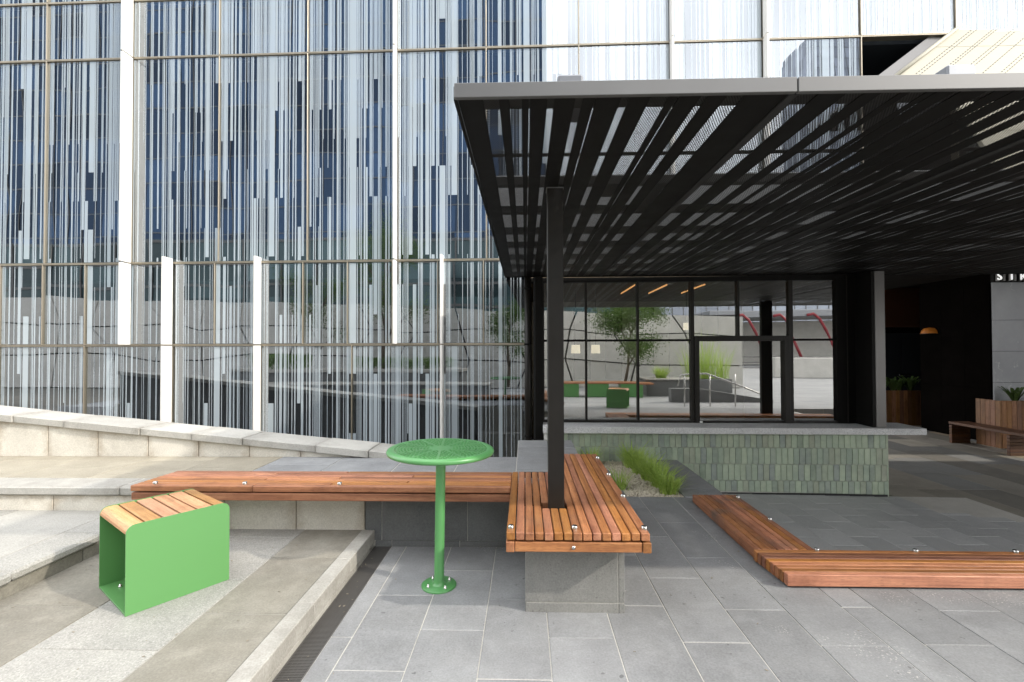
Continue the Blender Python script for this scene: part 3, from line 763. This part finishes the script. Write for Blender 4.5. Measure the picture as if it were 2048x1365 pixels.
lb = thing('long_bench', 'long low timber bench along the top of the wall behind the green table', 'bench', (-1.6,3.93,.45))
y = 3.70
for i in range(8):
    a, b = y+i*.0581, y+i*.0581+.0535
    xl = -3.135 + i*.006
    cut = -1.55+.6*((i*7)%3-1)
    box('slat', xl, cut-.002, a, b, .524, .57, WOOD_X, lb, .005); box('slat', cut+.002, -.116, a, b, .524, .57, WOOD_X, lb, .005)
box('front_rail', -3.13, -.12, 3.704, 3.76, .455, .513, WOOD_X, lb, .004)
box('end_rail', -3.132, -3.08, 3.765, 4.16, .455, .513, WOOD_Y, lb, .004)
for x in (-2.9,-2.2,-1.5,-.8): box('support_bar', x, x+.05, 3.765, 4.16, .4835, .523, BLACKM, lb, .002)
for x in (-2.97,-2.24,-1.475): stud(x, 3.75, .57, lb)

ld = thing('low_deck_bench', 'low l-shaped timber bench lying on the edge of the plaza paving', 'bench', (2.0,3.6,0))
p = .0575
for i in range(8):
    a, b = 1.768+i*p, 1.768+i*p+.052
    box('slat', a, b, 3.742, 5.105+random.uniform(-.004,.004), .015, .095, WOOD_YG, ld, .005)
for i in range(8):
    a, b = 3.325+i*.0517, 3.325+i*.0517+.0475
    box('slat', 1.79-.0052*i, 7.0, a, b, .015, .095+random.uniform(-.001,.001), WOOD_X, ld, .004)
box('deck_bearer', 1.79, 2.2, 3.76, 5.08, .002, .014, GASKET, ld, 0); box('deck_bearer', 1.82, 7, 3.35, 3.71, .002, .014, GASKET, ld, 0)
for sx, sy in ((2.195,5.0),(2.2,4.37),(2.225,3.72),(2.96,3.715),(3.7,3.715)): stud(sx, sy, .095, ld)
# riser of the plaza edge under the deck
ew = thing('plaza_edge_wall', 'bluestone edge wall dropping from the plaza to the lower court', 'wall', (2.3,4.5,-.4))
box('wall_slab', 2.216, 2.24, 3.75, 6.94, -.7, -.004, BLUE_W, ew, .003); box('wall_slab', 2.24, 7, 3.742, 3.757, -.7, -.004, BLUE_W, ew, .003)

# ------------------------------------------------------------ planter bed
pb = thing('planter_bed', 'gravel planting bed edged with bluestone coping before the green tiles', 'planter', (1.6,6.1,0))
for ya, yb in ((5.31,5.60),(5.60,6.22),(6.22,7.03)): box('coping_slab', 1.76, 2.213, ya+.003, yb-.003, -.08, .012, BLUE, pb, .003)
for ya, yb in ((5.34,5.86),(5.86,6.46)): box('edge_slab', .76, 1.12, ya+.003, yb-.003, -.06, .012, BLUE, pb, .003)
box('coping_body', 1.765, 2.212, 5.335, 7.03, -.72, -.082, BLUE_W, pb, .003)
box('gravel_bed', .62, 1.765, 5.332, 7.03, -.3, -.018, SOIL, pb, 0)
bm = bmesh.new(); rg = random.Random(8)
for i in range(2600):
    x, y = rg.uniform(1.08,1.755), rg.uniform(5.335,7.03)
    if y > 6.46: x = rg.uniform(.8,1.755)
    s = rg.uniform(.008,.019)
    m_ = Matrix.Translation((x,y,-.016+rg.uniform(0,.012))) @ Matrix.Rotation(rg.uniform(0,6.28),4,Vector((rg.random(),rg.random(),rg.random()+.01)).normalized()) @ Matrix.Diagonal((s,s*.8,s*.6,1))
    bmesh.ops.create_icosphere(bm, subdivisions=1, radius=1, matrix=m_)
tag(mesh_obj('gravel', bm, GRAVEL, pb), kind='stuff')
def tuft(x, y, z, n, h, spread, label, seed):
    r = random.Random(seed); bm = bmesh.new()
    for i in range(n):
        az = r.uniform(0,2*math.pi); rr = spread*.35*math.sqrt(r.random()); bx, by = rr*math.cos(az+r.uniform(-.5,.5)), rr*math.sin(az)
        hh = h*r.uniform(.55,1.1); out = spread*r.uniform(.15,1.15)*(.5+rr/spread); wd = r.uniform(.005,.009)
        d = Vector((math.cos(az),math.sin(az),0)); s = Vector((-math.sin(az),math.cos(az),0)); droop = r.uniform(0,.5)
        prev = None
        for k in range(5):
            t_ = k/4; c = Vector((bx,by,0)) + d*out*t_**1.7 + Vector((0,0,hh*(t_ - droop*t_**3*.6)))
            ww = wd*(1-t_**2*.95)
            cur = (bm.verts.new(c-s*ww), bm.verts.new(c+s*ww))
            if prev: bm.faces.new((prev[0],prev[1],cur[1],cur[0]))
            prev = cur
    o = mesh_obj('grass_tuft', bm, GRASS, None, (x,y,z)); tag(o, label, 'grass tuft', 'grass tufts in the gravel bed'); return o
tuft(.93, 6.85, -.02, 100, .27, .26, 'small dark grass tuft at the back corner beside the raised bench', 1)
tuft(1.50, 6.72, -.02, 170, .36, .34, 'rearmost tall grass tuft of the bright row against the green tiles', 2)
tuft(1.53, 6.38, -.02, 165, .34, .32, 'second grass tuft from the back in the bright row', 3)
tuft(1.57, 6.05, -.02, 180, .33, .32, 'grass tuft in the middle of the bright row by the coping', 4)
tuft(1.61, 5.77, -.02, 165, .30, .30, 'second grass tuft from the front in the bright row', 5)
tuft(1.63, 5.50, -.02, 170, .28, .27, 'frontmost lush grass tuft at the paving edge of the gravel bed', 6)
tuft(1.10, 5.62, -.02, 55, .30, .28, 'thin sparse grass tuft beside the bench and the grey edge slab', 7)

bm = bmesh.new(); rl_ = random.Random(21)
for i in range(90):
    k = rl_.random()
    if k < .18: x, y, z = rl_.uniform(-1.25,-1.13), rl_.uniform(2.2,3.9), .0
    elif k < .7: x, y, z = rl_.uniform(-3.1,-1.45), rl_.uniform(2.1,3.95), ZA+.002
    else: x, y, z = rl_.uniform(-1.0,2.0), rl_.uniform(2.3,4.0) if rl_.random()<.6 else rl_.uniform(3.9,3.96), .002
    if -.13 < x < .75 and y > 2.75: continue
    a = rl_.uniform(0,6.28); l = rl_.uniform(.004,.012); wd = l*.45; ca_, sa_ = math.cos(a), math.sin(a)
    add_prism(bm, [(x+l*ca_,y+l*sa_,z),(x-wd*sa_,y+wd*ca_,z+.002),(x-l*ca_,y-l*sa_,z+.003),(x+wd*sa_,y-wd*ca_,z+.001)], (0,0,.0015))
bmesh.ops.recalc_face_normals(bm, faces=bm.faces)
tag(mesh_obj('leaf_litter', bm, paint('dry_litter', (.30,.26,.20), .8, dirt=.4, scale=80)), 'tiny dry leaf scraps lying on the drain, curb and paving', 'litter', kind='stuff')
# ------------------------------------------------------------ green table
tb = thing('table', 'round green metal table with perforated top on a single bolted post', 'table', (-.605,3.32,0))
lathe('base_plate', [(.001,.012),(.116,.012),(.121,.008),(.121,.0)], GREEN_T, tb, (-.605,3.32,0), 40, cap=False)
lathe('pole', [(.05,.012),(.040,.022),(.034,.034),(.034,.925)], GREEN_T, tb, (-.605,3.32,0), 28, cap=False)
for k in range(4):
    a = math.radians(40+90*k); lathe('bolt', [(.011,0),(.011,.008),(.0075,.009),(.0075,.018),(.004,.022),(.0005,.022)], STEEL, tb, (-.605+.085*math.cos(a),3.32+.085*math.sin(a),.012), 8, cap=False)
R_ = .372; zt = .957
prof = [(.322,zt-.004),(.335,zt),(.355,zt-.002),(.367,zt-.009),(.372,zt-.021),(.368,zt-.034),(.356,zt-.040),(.340,zt-.036),(.326,zt-.012),(.322,zt-.004)]
lathe('rim', prof, GREEN_T, tb, (-.605,3.32,0), 72, cap=False)
bm = bmesh.new()
rings = [.078+.0222*k for k in range(12)]
def annulus(bm, r0, r1, z0, z1, n=72):
    add_lathe(bm, [(r0,z0),(r0,z1),(r1,z1),(r1,z0),(r0,z0)], n)
annulus(bm, .0005, .08, zt-.008, zt-.003)
for k, r in enumerate(rings): annulus(bm, r, r+.0068, zt-.010, zt-.0032)
for k in range(len(rings)-1):
    r0, r1 = rings[k]+.005, rings[k+1]+.002; n = 12*int(round((r0*2*math.pi)/(12*.034)+.5))
    for q in range(n):
        a = 2*math.pi*(q+.5*(k%2))/n
        c, s = math.cos(a), math.sin(a); hw = .0036
        pts = [(r0*c-hw*-s, r0*s-hw*c), (r0*c+hw*-s, r0*s+hw*c), (r1*c+hw*-s, r1*s+hw*c), (r1*c-hw*-s, r1*s-hw*c)]
        add_prism(bm, [(x,y,zt-.0075) for x,y in pts], (0,0,.004))
for q in range(12):
    a = 2*math.pi*q/12+.1; c, s = math.cos(a), math.sin(a); hw = .008
    pts = [(.07*c+hw*s,.07*s-hw*c),(.07*c-hw*s,.07*s+hw*c),(.326*c-hw*s,.326*s+hw*c),(.326*c+hw*s,.326*s-hw*c)]
    add_prism(bm, [(x,y,zt-.008) for x,y in pts], (0,0,.0055))
bmesh.ops.recalc_face_normals(bm, faces=bm.faces)
mesh_obj('perforated_top', bm, GREEN_T, tb, (-.605,3.32,0))
tube('support_arm', [(-.605-.3,3.32,zt-.03),(-.605+.3,3.32,zt-.03)], .012, GREEN_T, tb, 8)
tube('support_arm', [(-.605,3.02,zt-.03),(-.605,3.62,zt-.03)], .012, GREEN_T, tb, 8)
tb.rotation_euler = (0, math.radians(.9), 0)

# ------------------------------------------------------------ green stool
def make_stool(at, rz, label, group):
    st = thing('stool', label, 'stool', at, group, rot=rz, local=True)
    S, D, HH, t = .55, .545, .512, .007           # along sheet (x), across slats (y), height
    # solid side sheets along local x at y=0 and y=D, with rounded upper corners
    r = .045
    def sheet(y, nm):
        pts = [(0,y,.0),(S,y,.0)]
        for k in range(6): a = k*math.pi/10; pts.append((S-r+r*math.cos(a), y, HH-r+r*math.sin(a)))
        for k in range(6): a = math.pi/2+k*math.pi/10; pts.append((r+r*math.cos(a), y, HH-r+r*math.sin(a)))
        prism(nm, pts, (0,t,0), GREEN, st)
    sheet(0,'side_panel'); sheet(D-t,'side_panel')
    box('bottom_plate', .0, S, t+.0005, D-t-.0005, .002, .012, GREEN, st, .001)
    n = 6; pw = (S)/n
    for i in range(n):
        a, b = i*pw+(.0 if i == 0 else .006), (i+1)*pw-(.0 if i == n-1 else .006)
        bm = bmesh.new(); poly = []
        if i == 0:
            poly = [(b,0,HH-.038),(b,0,HH-.003)]+[(r-.001+(r-.001)*math.cos(q), 0, HH-r-.003+r*math.sin(q)) for q in (math.pi/2+k*math.pi/10 for k in range(6))]+[(a+.02,0,HH-r-.003)]
        elif i == n-1:
            poly = [(a,0,HH-.003),(a,0,HH-.038),(b-.02,0,HH-r-.003)]+[(b-r+.001+(r-.001)*math.cos(q), 0, HH-r-.003+r*math.sin(q)) for q in (k*math.pi/10 for k in range(6))]
        else: poly = [(a,0,HH-.038),(b,0,HH-.038),(b,0,HH-.005),(b-.003,0,HH-.003),(a+.003,0,HH-.003),(a,0,HH-.005)]
        prism('seat_slat', [(x,t+.001,z) for x,_,z in poly], (0,D-2*t-.002,0), WOOD_S, st)
    for y in (.09, D-.12): box('slat_bearer', .03, S-.03, y, y+.03, HH-.06, HH-.0385, GREEN, st, .001)
    for x, y in ((.08,.12),(.08,D-.12),(S-.08,.12),(S-.08,D-.12)):
        lathe('bolt', [(.011,0),(.011,.008),(.0075,.009),(.006,.018),(.0005,.019)], STEEL, st, (x,y,.012), 8, cap=False)
    return st
rz = math.atan2(3.115-2.668, -1.964+2.283)
make_stool((-2.283,2.668,ZA+.001), rz, 'green box stool with orange timber slats on the landing left of the table', 'green box stools with timber tops')

# ------------------------------------------------------------ right background
ub = thing('undercroft_building', 'black stone building with orange lit recess and doorway under the canopy', 'building', (12,13,-.5))
ZF = -.51
bm = bmesh.new(); add_prism(bm, [(10.50,10.98,ZF),(10.42,12.8,ZF),(10.42,12.8,3.6),(10.50,10.98,3.6)], (3.2,0,0)); bmesh.ops.recalc_face_normals(bm, faces=bm.faces)
mesh_obj('pier_wall', bm, BLACKST, ub)
for i,(za,zb) in enumerate(((ZF,.15),(.15,.85),(.85,1.55),(1.55,2.25),(2.25,3.1))):
    for j in range(3): box('stone_panel', 10.505+j*1.0, 11.50+j*1.0, 10.95, 10.979, za+.003, zb-.003, VEIN, ub, .002)
for j in range(3):
    for za, zb in ((ZF,.7),(.7,1.9),(1.9,3.1)): prism('dark_stone_panel', [(10.495-.044*j*.6,11.0+j*.6,za+.004),(10.495-.044*(j+1)*.6,11.0+(j+1)*.6-.005,za+.004),(10.495-.044*(j+1)*.6,11.0+(j+1)*.6-.005,zb-.004),(10.495-.044*j*.6,11.0+j*.6,zb-.004)], (-.02,0,0), BLACKST, ub)
box('rear_wall', 8.2, 18, 16.5, 16.7, ZF, 4.0, BLACKST, ub, 0)
box('recess_panel', 10.6, 13.5, 14.6, 14.7, 2.25, 3.44, ORANGE, ub, .01)
box('door_leaf', 11.2, 12.1, 15.6, 15.66, ZF, 2.1, DARKIN, ub, .01); box('door_leaf', 12.12, 13.0, 15.6, 15.66, ZF, 2.1, DARKIN, ub, .01)
box('push_bar', 11.95, 12.3, 15.5, 15.54, .75, .80, STEEL, ub, .005)
box('soffit', 8.21, 22, 7.5, 16.6, 3.45, 3.6, BLACKM, ub, .01); box('soffit', 5.4, 8.2, 7.5, 16.6, 2.95, 3.04, BLACKM, ub, .01)
box('shade_wall', 18, 18.3, 5, 16.6, ZF, 3.4, BLACKST, ub, .01)  # unseen wall added to cut light coming in from the right
box('shade_return', 13.7, 13.9, 10.4, 16.6, ZF, 3.2, BLACKST, ub, 0)  # also out of view, added to hold back sky light
box('bright_gap_panel', 9.3, 9.82, 13.9, 13.96, ZF, 3.1, VEIN, ub, .005)  # pale panel standing in for bright daylight in the gap
sg = thing('sign_band', 'dark fascia band with white raised letters over the grey veined stone', 'sign', (11.5,10.8,3.2))
box('band', 10.46, 13.7, 10.86, 10.945, 3.105, 3.43, BLACKM, sg, .004)
for i in range(14): box('batten', 10.48+i*.12, 10.53+i*.12, 10.80, 10.859, 3.11, 3.42, PILLAR, sg, .003)
for i, ch in enumerate('STR'):
    cu = bpy.data.curves.new('letter','FONT'); cu.body = ch; cu.size = .235; cu.extrude = .012
    tmp = bpy.data.objects.new('letter', cu); C.objects.link(tmp)
    dg = bpy.context.evaluated_depsgraph_get(); me = bpy.data.meshes.new_from_object(tmp.evaluated_get(dg)); bpy.data.objects.remove(tmp)
    me.materials.clear(); me.materials.append(emit('sign_letter_glow',(.9,.9,.88),.5) if i == 0 else bpy.data.materials['sign_letter_glow'])  # white letters brightened by a glow added to their material
    o = bpy.data.objects.new('letter', me); put(o, sg, (10.455+i*.245,10.785,3.135)); o.rotation_euler = (math.pi/2,0,0)
wl = thing('wall_lamp', 'small amber glowing half dome lamp on the black stone wall', 'lamp', (10.36,12.45,2.0))
lathe('shade', [(.2,0),(.2,.012),(.19,.012)], BRONZE, wl, (10.36,12.45,1.985), 20)
lathe('dome', [(.185,0),(.165,.07),(.11,.13),(.001,.155)], emit('amber_dome',(.4,.13,.015),.06), wl, (10.36,12.45,1.998), 20, cap=False)

def timber_box(name, label, x0, x1, y0, y1, z0, z1, seed, leaves):
    r = random.Random(seed); o = thing(name, label, 'planter', ((x0+x1)/2,(y0+y1)/2,z0))
    n = max(2,int((x1-x0)/.1)); s = (x1-x0)/n
    for i in range(n): box('board', x0+i*s+.002, x0+(i+1)*s-.002, y0, y0+.03, z0+.02, z1, WOOD_Z, o, .003)
    n2 = max(2,int((y1-y0)/.1)); s = (y1-y0)/n2
    for i in range(n2): box('board', x0-.031, x0-.001, y0+i*s+.002, y0+(i+1)*s-.002, z0+.02, z1, WOOD_Z, o, .003)
    box('soil', x0, x1, y0+.031, y1, z0, z1-.05, SOIL, o, 0)
    for kk, (lx, ly, nl, hh) in enumerate(leaves):
        bm = bmesh.new()
        for i in range(nl):
            az = r.uniform(0,6.28); d = Vector((math.cos(az),math.sin(az),0)); s_ = Vector((-math.sin(az),math.cos(az),0)); h = hh*r.uniform(.6,1.1); out = h*r.uniform(.4,1.0)
            prev = None
            for k in range(5):
                t_ = k/4; c = d*(.02+out*t_) + Vector((0,0,h*math.sin(t_*1.9)/.95)); ww = .035*math.sin(math.pi*min(.97,.12+t_*.88))
                cur = (bm.verts.new(c-s_*ww), bm.verts.new(c+s_*ww))
                if prev: bm.faces.new((prev[0],prev[1],cur[1],cur[0]))
                prev = cur
        q = mesh_obj('leafy_plant', bm, LEAF, None, (lx,ly,z1-.06))
        tag(q, leaves_label[name][0][kk], 'plant', leaves_label[name][1])
    return o
leaves_label = {'timber_planter':(['leftmost glossy leaved plant in the timber planter beside the black doorway','second glossy leaved plant from the left in the doorway planter','third glossy leaved plant from the left in the doorway planter','glossy leaved plant at the right end of the doorway planter by the black wall'],'plants in the planter by the doorway'),
                'cedar_planter':(['green leafy plant at the left end of the timber planter before the grey veined stone','green leafy plant cut off by the right edge of the picture'],'plants in the planter by the grey stone')}
timber_box('timber_planter', 'upright board timber planter beyond the kiosk counter', 9.5, 11.2, 13.3, 13.85, ZF, .46, 1, [(9.98,13.55,22,.30),(10.2,13.48,30,.38),(10.46,13.6,26,.32),(10.68,13.5,34,.40)])
timber_box('cedar_planter', 'timber planter at the right edge before the grey veined stone', 10.03, 12.2, 10.3, 10.85, ZF, .51, 2, [(10.5,10.5,26,.3),(11.0,10.5,26,.3)])
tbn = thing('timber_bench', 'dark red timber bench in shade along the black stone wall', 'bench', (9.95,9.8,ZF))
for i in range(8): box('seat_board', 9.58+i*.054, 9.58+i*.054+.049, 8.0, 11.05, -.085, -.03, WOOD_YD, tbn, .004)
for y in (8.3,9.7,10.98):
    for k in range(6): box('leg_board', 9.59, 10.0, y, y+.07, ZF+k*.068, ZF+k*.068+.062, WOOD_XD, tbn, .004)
# neighbouring cream soffit overhead
os_ = thing('overhead_wing', 'cream perforated sloping wing of the neighbouring building above the canopy at the top right', 'building', (7,6.8,5.5))
WN = Vector((0,-.894,.447))                       # sloping face leans back from the plaza
def wing(a, b): return Vector((a, 6.75+.5*(b-5.3), b))
# a: across, b: height; the lower left edge climbs to the right
e0, e1 = (4.95,5.25), (7.15,6.92)
ex = lambda b: e0[0]+(b-e0[1])*(e1[0]-e0[0])/(e1[1]-e0[1])
zs = [5.25,5.47,6.1,6.92]
for za, zb in zip(zs,zs[1:]):
    prism('panel', [wing(ex(za),za+.003), wing(9.5,za+.003), wing(9.5,zb-.003), wing(ex(zb),zb-.003)], -WN*.05, CREAM, os_)
for za, zb in ((3.0,3.74),(3.74,4.48),(4.48,5.25)):
    for a in (5.9,7.1,8.3): prism('lower_panel', [wing(a,za+.003), wing(a+1.195,za+.003), wing(a+1.195,zb-.003), wing(a,zb-.003)], -WN*.05, CREAM, os_)
tube('edge_roll', [wing(*e0)+WN*.005, wing(*e1)+WN*.005], .028, CREAM, os_, 10)
prism('edge_fascia', [wing(ex(zs[0])-.02,zs[0])-WN*.06, wing(ex(zs[-1])-.02,zs[-1])-WN*.06, wing(ex(zs[-1])-.30,zs[-1])-WN*.06, wing(ex(zs[0])-.30,zs[0])-WN*.06], -WN*.1, PILLAR, os_)
prism('back_slab', [wing(ex(5.25)+.05,5.25)-WN*.07, wing(9.5,5.25)-WN*.07, wing(9.5,6.92)-WN*.07, wing(ex(6.92)+.05,6.92)-WN*.07], -WN*.15, BLACKM, os_)
bm = bmesh.new(); rd = random.Random(3); off = .16
dv = (wing(*e1)-wing(*e0)).normalized(); side = WN.cross(dv); side = -side if side.x < 0 else side
while off < 2.2:
    if rd.random() < .75:
        k = .0
        while k < 3.0:
            p0 = wing(*e0)+dv*k+side*off
            if 5.27 < p0.z < 6.88 and p0.x < 9.4:
                q = [p0+dv*.0+side*.006, p0+dv*.035+side*.006, p0+dv*.035-side*.006, p0-side*.006]
                add_prism(bm, [v+WN*.002 for v in q], -WN*.001)
            k += .07
    off += rd.choice((.035,.045,.045,.16))
bmesh.ops.recalc_face_normals(bm, faces=bm.faces)
tag(mesh_obj('perforation', bm, GASKET, os_), kind='stuff')

# ------------------------------------------------------------ the place behind the camera, seen in the glass
cw = thing('concrete_wall', 'pale faceted concrete panel wall mirrored in the glazing', 'wall', (-5,-5,0))
rp = random.Random(9); cols = [-26+2.3*k for k in range(16)]
wt = lambda x: 3.95-.036*(x+20)
def pt(ci, ri):
    x = cols[ci] + ((rp_tab[(ci,ri)]-.5)*1.3 if 0 < ci < len(cols)-1 and ri else 0); fr = (0,.36,.7,1)[ri]
    return x, fr*wt(x) + ((rp_tab[(ci,-ri-1)]-.5)*.4 if ri in (1,2) else 0)
rp_tab = {(c,r):rp.random() for c in range(16) for r in range(-5,5)}
for ci in range(15):
    for ri in range(3):
        q = [pt(ci,ri),pt(ci+1,ri),pt(ci+1,ri+1),pt(ci,ri+1)]
        c = (sum(a for a,_ in q)/4, sum(b for _,b in q)/4)
        q = [(a+(c[0]-a)*.03, b+(c[1]-b)*.04) for a, b in q]
        prism('concrete_panel', [(a,-5+rp.uniform(-.03,.03),b) for a,b in q], (0,-.1,0), CONC, cw)
box('wall_backing', -26, 8.4, -5.3, -5.12, 0, 3.0, GASKET, cw, 0)
pw = thing('stepped_planter', 'grey stone planter wall with timber seat mirrored in the glazing', 'planter', (-7,-3,0))
box('planter_wall', -11.5, -2.6, -3.6, -2.4, 0, .82, BLUE_W, pw, .01); box('coping', -11.55, -2.55, -3.65, -2.32, .822, .93, CAPST, pw, .01)
box('ledge', -13, -1.5, -2.3, -1.2, 0, .42, BLUE_W, pw, .01); box('ledge_coping', -13.05, -1.45, -2.3, -1.12, .422, .48, CAPST, pw, .01)
def hedge(x0, x1, y, z, h, n, seed, label):
    r = random.Random(seed); bm = bmesh.new()
    for i in range(n):
        c = Vector((r.uniform(x0,x1), y+r.gauss(0,.15), z+h*r.random()**.7)); az = r.uniform(0,6.28); d = Vector((math.cos(az)*.06,math.sin(az)*.06,.12)); s = Vector((-math.sin(az),math.cos(az),0))*.014
        bm.faces.new([bm.verts.new(c-s), bm.verts.new(c+s), bm.verts.new(c+d)])
    return tag(mesh_obj('hedge', bm, LEAF_L), label, 'hedge', 'low green hedges in the planters behind the photographer')
hedge(-11,-8.6,-3,.9,.55,2200,1,'short low hedge mirrored near the left fins'); hedge(-7,-3,-3,.9,.4,2600,2,'longer low hedge mirrored behind the table')
def tree(x, y, z, h, cr, ch, n, seed, label, lean=0):
    r = random.Random(seed); t_ = thing('tree', label, 'tree', (x,y,z), 'trees behind the photographer seen in the glass')
    bm = bmesh.new(); top = Vector((lean,0,h*.62)); trunk = [Vector((0,0,0)), Vector((lean*.3+.04,.03,h*.2)), Vector((lean*.6,-.03,h*.42)), top]
    add_tube(bm, trunk, [.08*h/4,.065*h/4,.05*h/4,.03*h/4], 8); tips = []
    for k in range(9):
        s = trunk[1+k%3] ; az = k*2.4+r.uniform(-.4,.4); e = s+Vector((math.cos(az)*cr*r.uniform(.5,.9), math.sin(az)*cr*r.uniform(.5,.9), h*r.uniform(.18,.42)))
        m_ = (s+e)/2+Vector((0,0,.15*h/4)); add_tube(bm, [s,m_,e], [.035*h/4,.022*h/4,.008*h/4], 6); tips += [e,m_+(e-m_)*.5]
    mesh_obj('trunk', bm, BARK, t_, (x,y,z), True)
    tips += [top+Vector((r.gauss(0,cr*.4),r.gauss(0,cr*.4),r.uniform(.1,.34)*h)) for _ in range(10)]
    bm = bmesh.new()
    for i in range(n):
        c = r.choice(tips)+Vector((r.gauss(0,.2),r.gauss(0,.2),r.gauss(0,.16)))*cr
        d = Vector((r.gauss(0,1),r.gauss(0,1),r.gauss(-.3,.7))).normalized(); s = d.orthogonal().normalized()*.017; l = r.uniform(.07,.12)
        bm.faces.new([bm.verts.new(c), bm.verts.new(c+d*l*.5+s), bm.verts.new(c+d*l), bm.verts.new(c+d*l*.5-s)])
    mesh_obj('crown', bm, LEAF, t_, (x,y,z))
tree(-5.7,-3.0,.85,5.6,1.5,3,9000,1,'tall leafy tree mirrored in the middle of the striped glass')
tree(-8.4,-3.1,.85,3.6,1.1,2,4000,2,'smaller leafy tree mirrored left of the tall one')
tree(3.3,-2.6,.4,2.9,1.15,2,10000,3,'slender tree mirrored in the kiosk glazing', .25)
tree(-.9,-2.2,.3,3.2,.8,2,4000,4,'bushy tree mirrored at the corner by the drainpipe')
gp = thing('stone_planter', 'low grey planter mirrored in the kiosk glazing', 'planter', (4.6,-2.3,0)); box('shell', 3.9,5.6,-2.9,-1.7,0,.55,BLUE_W,gp,.01); box('rim', 3.85,5.65,-2.95,-1.65,.552,.6,CAPST,gp,.01)
g2 = tuft(4.5,-2.2,.6,260,.5,.5,'large grass tuft in the low grey planter mirrored in the kiosk glazing',12); g2['group'] = 'grass in the grey planter behind the photographer'
make_stool((2.2,1.15,0.002), .3, 'green box stool with timber slats standing behind the photographer, mirrored in the kiosk window', 'green box stools with timber tops')
hr = thing('handrail', 'bent stainless steel handrail mirrored in the sliding window', 'handrail', (5,1.2,0))
for x in (4.3,5.0,5.7): tube('rail_post', [(x,1.2,0),(x,1.2,.9)], .02, STEEL, hr, 8)
tube('rail', [(4.1,1.2,.55),(4.2,1.2,.9),(4.9,1.2,.92),(5.9,1.2,.55),(6.5,1.2,.3)], .024, STEEL, hr, 10)
rb = thing('red_arches', 'row of curved red steel ribs carrying a pale roof across the plaza', 'shelter', (24,-28,0))
for k in range(6):
    x = 17+k*3.2; pts = [(x+2.6*t_, -27-.2*k, 4.4-3.6*t_**2.2+.25*math.sin(6*t_)) for t_ in (0,.2,.4,.6,.8,1)]
    tube('rib', pts, .12, REDM, rb, 8); tube('prop', [pts[-1],(pts[-1][0],pts[-1][1],-.1)], .1, REDM, rb, 8)
box('roof', 15, 38, -33, -27.5, 4.3, 4.9, GALV, rb, .05); box('rear_screen', 15, 38, -33, -32.7, -.1, 4.2, CONC, rb, .05)
kp = thing('pale_parapet', 'pale stone parapet across the plaza mirrored in the kiosk end window', 'wall', (17,-12,0)); box('parapet', 13, 20, -12.5, -11.8, 0, 1.1, CONC, kp, .03)
lb2 = thing('plank_bench', 'long timber plank bench on green boxes mirrored in the kiosk glazing', 'bench', (2.6,-1.4,0))
for i in range(6): box('plank', .6, 4.0, -1.7+i*.1, -1.61+i*.1, .44, .49, WOOD_X, lb2, .004)
for x in (.75,1.75,2.9): box('green_box', x, x+.75, -1.68, -1.12, .002, .438, GREEN, lb2, .01)
dp = thing('dark_planter', 'dark metal planter of tall leafy plants mirrored in the sliding window', 'planter', (6.3,-3.2,0))
box('shell', 5.6, 7.2, -3.6, -2.8, 0, .5, BLUE_W, dp, .01)
for k,(x,h_) in enumerate(((5.9,1.5),(6.4,1.9),(6.9,1.4))):
    g = tuft(x, -3.2, .5, 120, h_, .9, ('shortest','tallest','rightmost')[k]+' arching leafy plant in the dark metal planter behind the photographer', 30+k); g['category'] = 'plant'; g['group'] = 'arching plants behind the photographer'
rm = thing('ramp', 'dark sloped ramp wall mirrored below the handrail', 'ramp', (5.5,.2,0))
prism('ramp_wall', [(4.2,.2,.0),(7.2,.2,.0),(7.2,.2,.06),(5.0,.2,.42),(4.2,.2,.42)], (0,-.3,0), BLUE_W, rm)
rl = thing('railing', 'long grey railing across the far plaza mirrored in the kiosk end window', 'railing', (20,-16,0))
for z in (.35,.7,1.05): tube('rail', [(11,-16,z),(30,-16,z)], .03, PILLAR, rl, 6)
for k in range(12): tube('rail_post', [(11.2+k*1.6,-16,0),(11.2+k*1.6,-16,1.05)], .03, PILLAR, rl, 6)
# towers
def tower(name, label, x0, x1, y0, y1, z1, fl, mat, nsx=8, band=FASCIA):
    o = thing(name, label, 'building', ((x0+x1)/2,(y0+y1)/2,0))
    box('glass_face', x0, x1, y0, y1, -.7, z1, mat, o, 0)
    bm = bmesh.new(); z = fl
    while z < z1: add_box(bm, x0-.06, x1+.06, y1-.2, y1+.06, z, z+.16); z += fl
    x = x0
    while x < x1: add_box(bm, x-.05, x+.05, y1-.2, y1+.09, 0, z1); x += (x1-x0)/nsx
    tag(mesh_obj('facade_ribs', bm, band, o), kind='stuff')
tower('blue_tower', 'dark blue glass office tower mirrored in the left part of the facade', -78, 1.2, -75, -46, 51, 3.4, TOWER, 40)
tower('teal_office', 'low teal glazed building behind the concrete wall', -60, 6, -30, -14, 8.6, 1.4, TOWER3, 30)
tower('grey_tower', 'hazy grey tower mirrored above the canopy at the right', 86, 102, -160, -140, 101, 3.4, TOWER2, 8)
tower('slate_block', 'slate grey office block beyond the red arches', 14, 60, -95, -70, 24, 3.4, TOWER2, 24)
print('objects', len(bpy.data.objects))
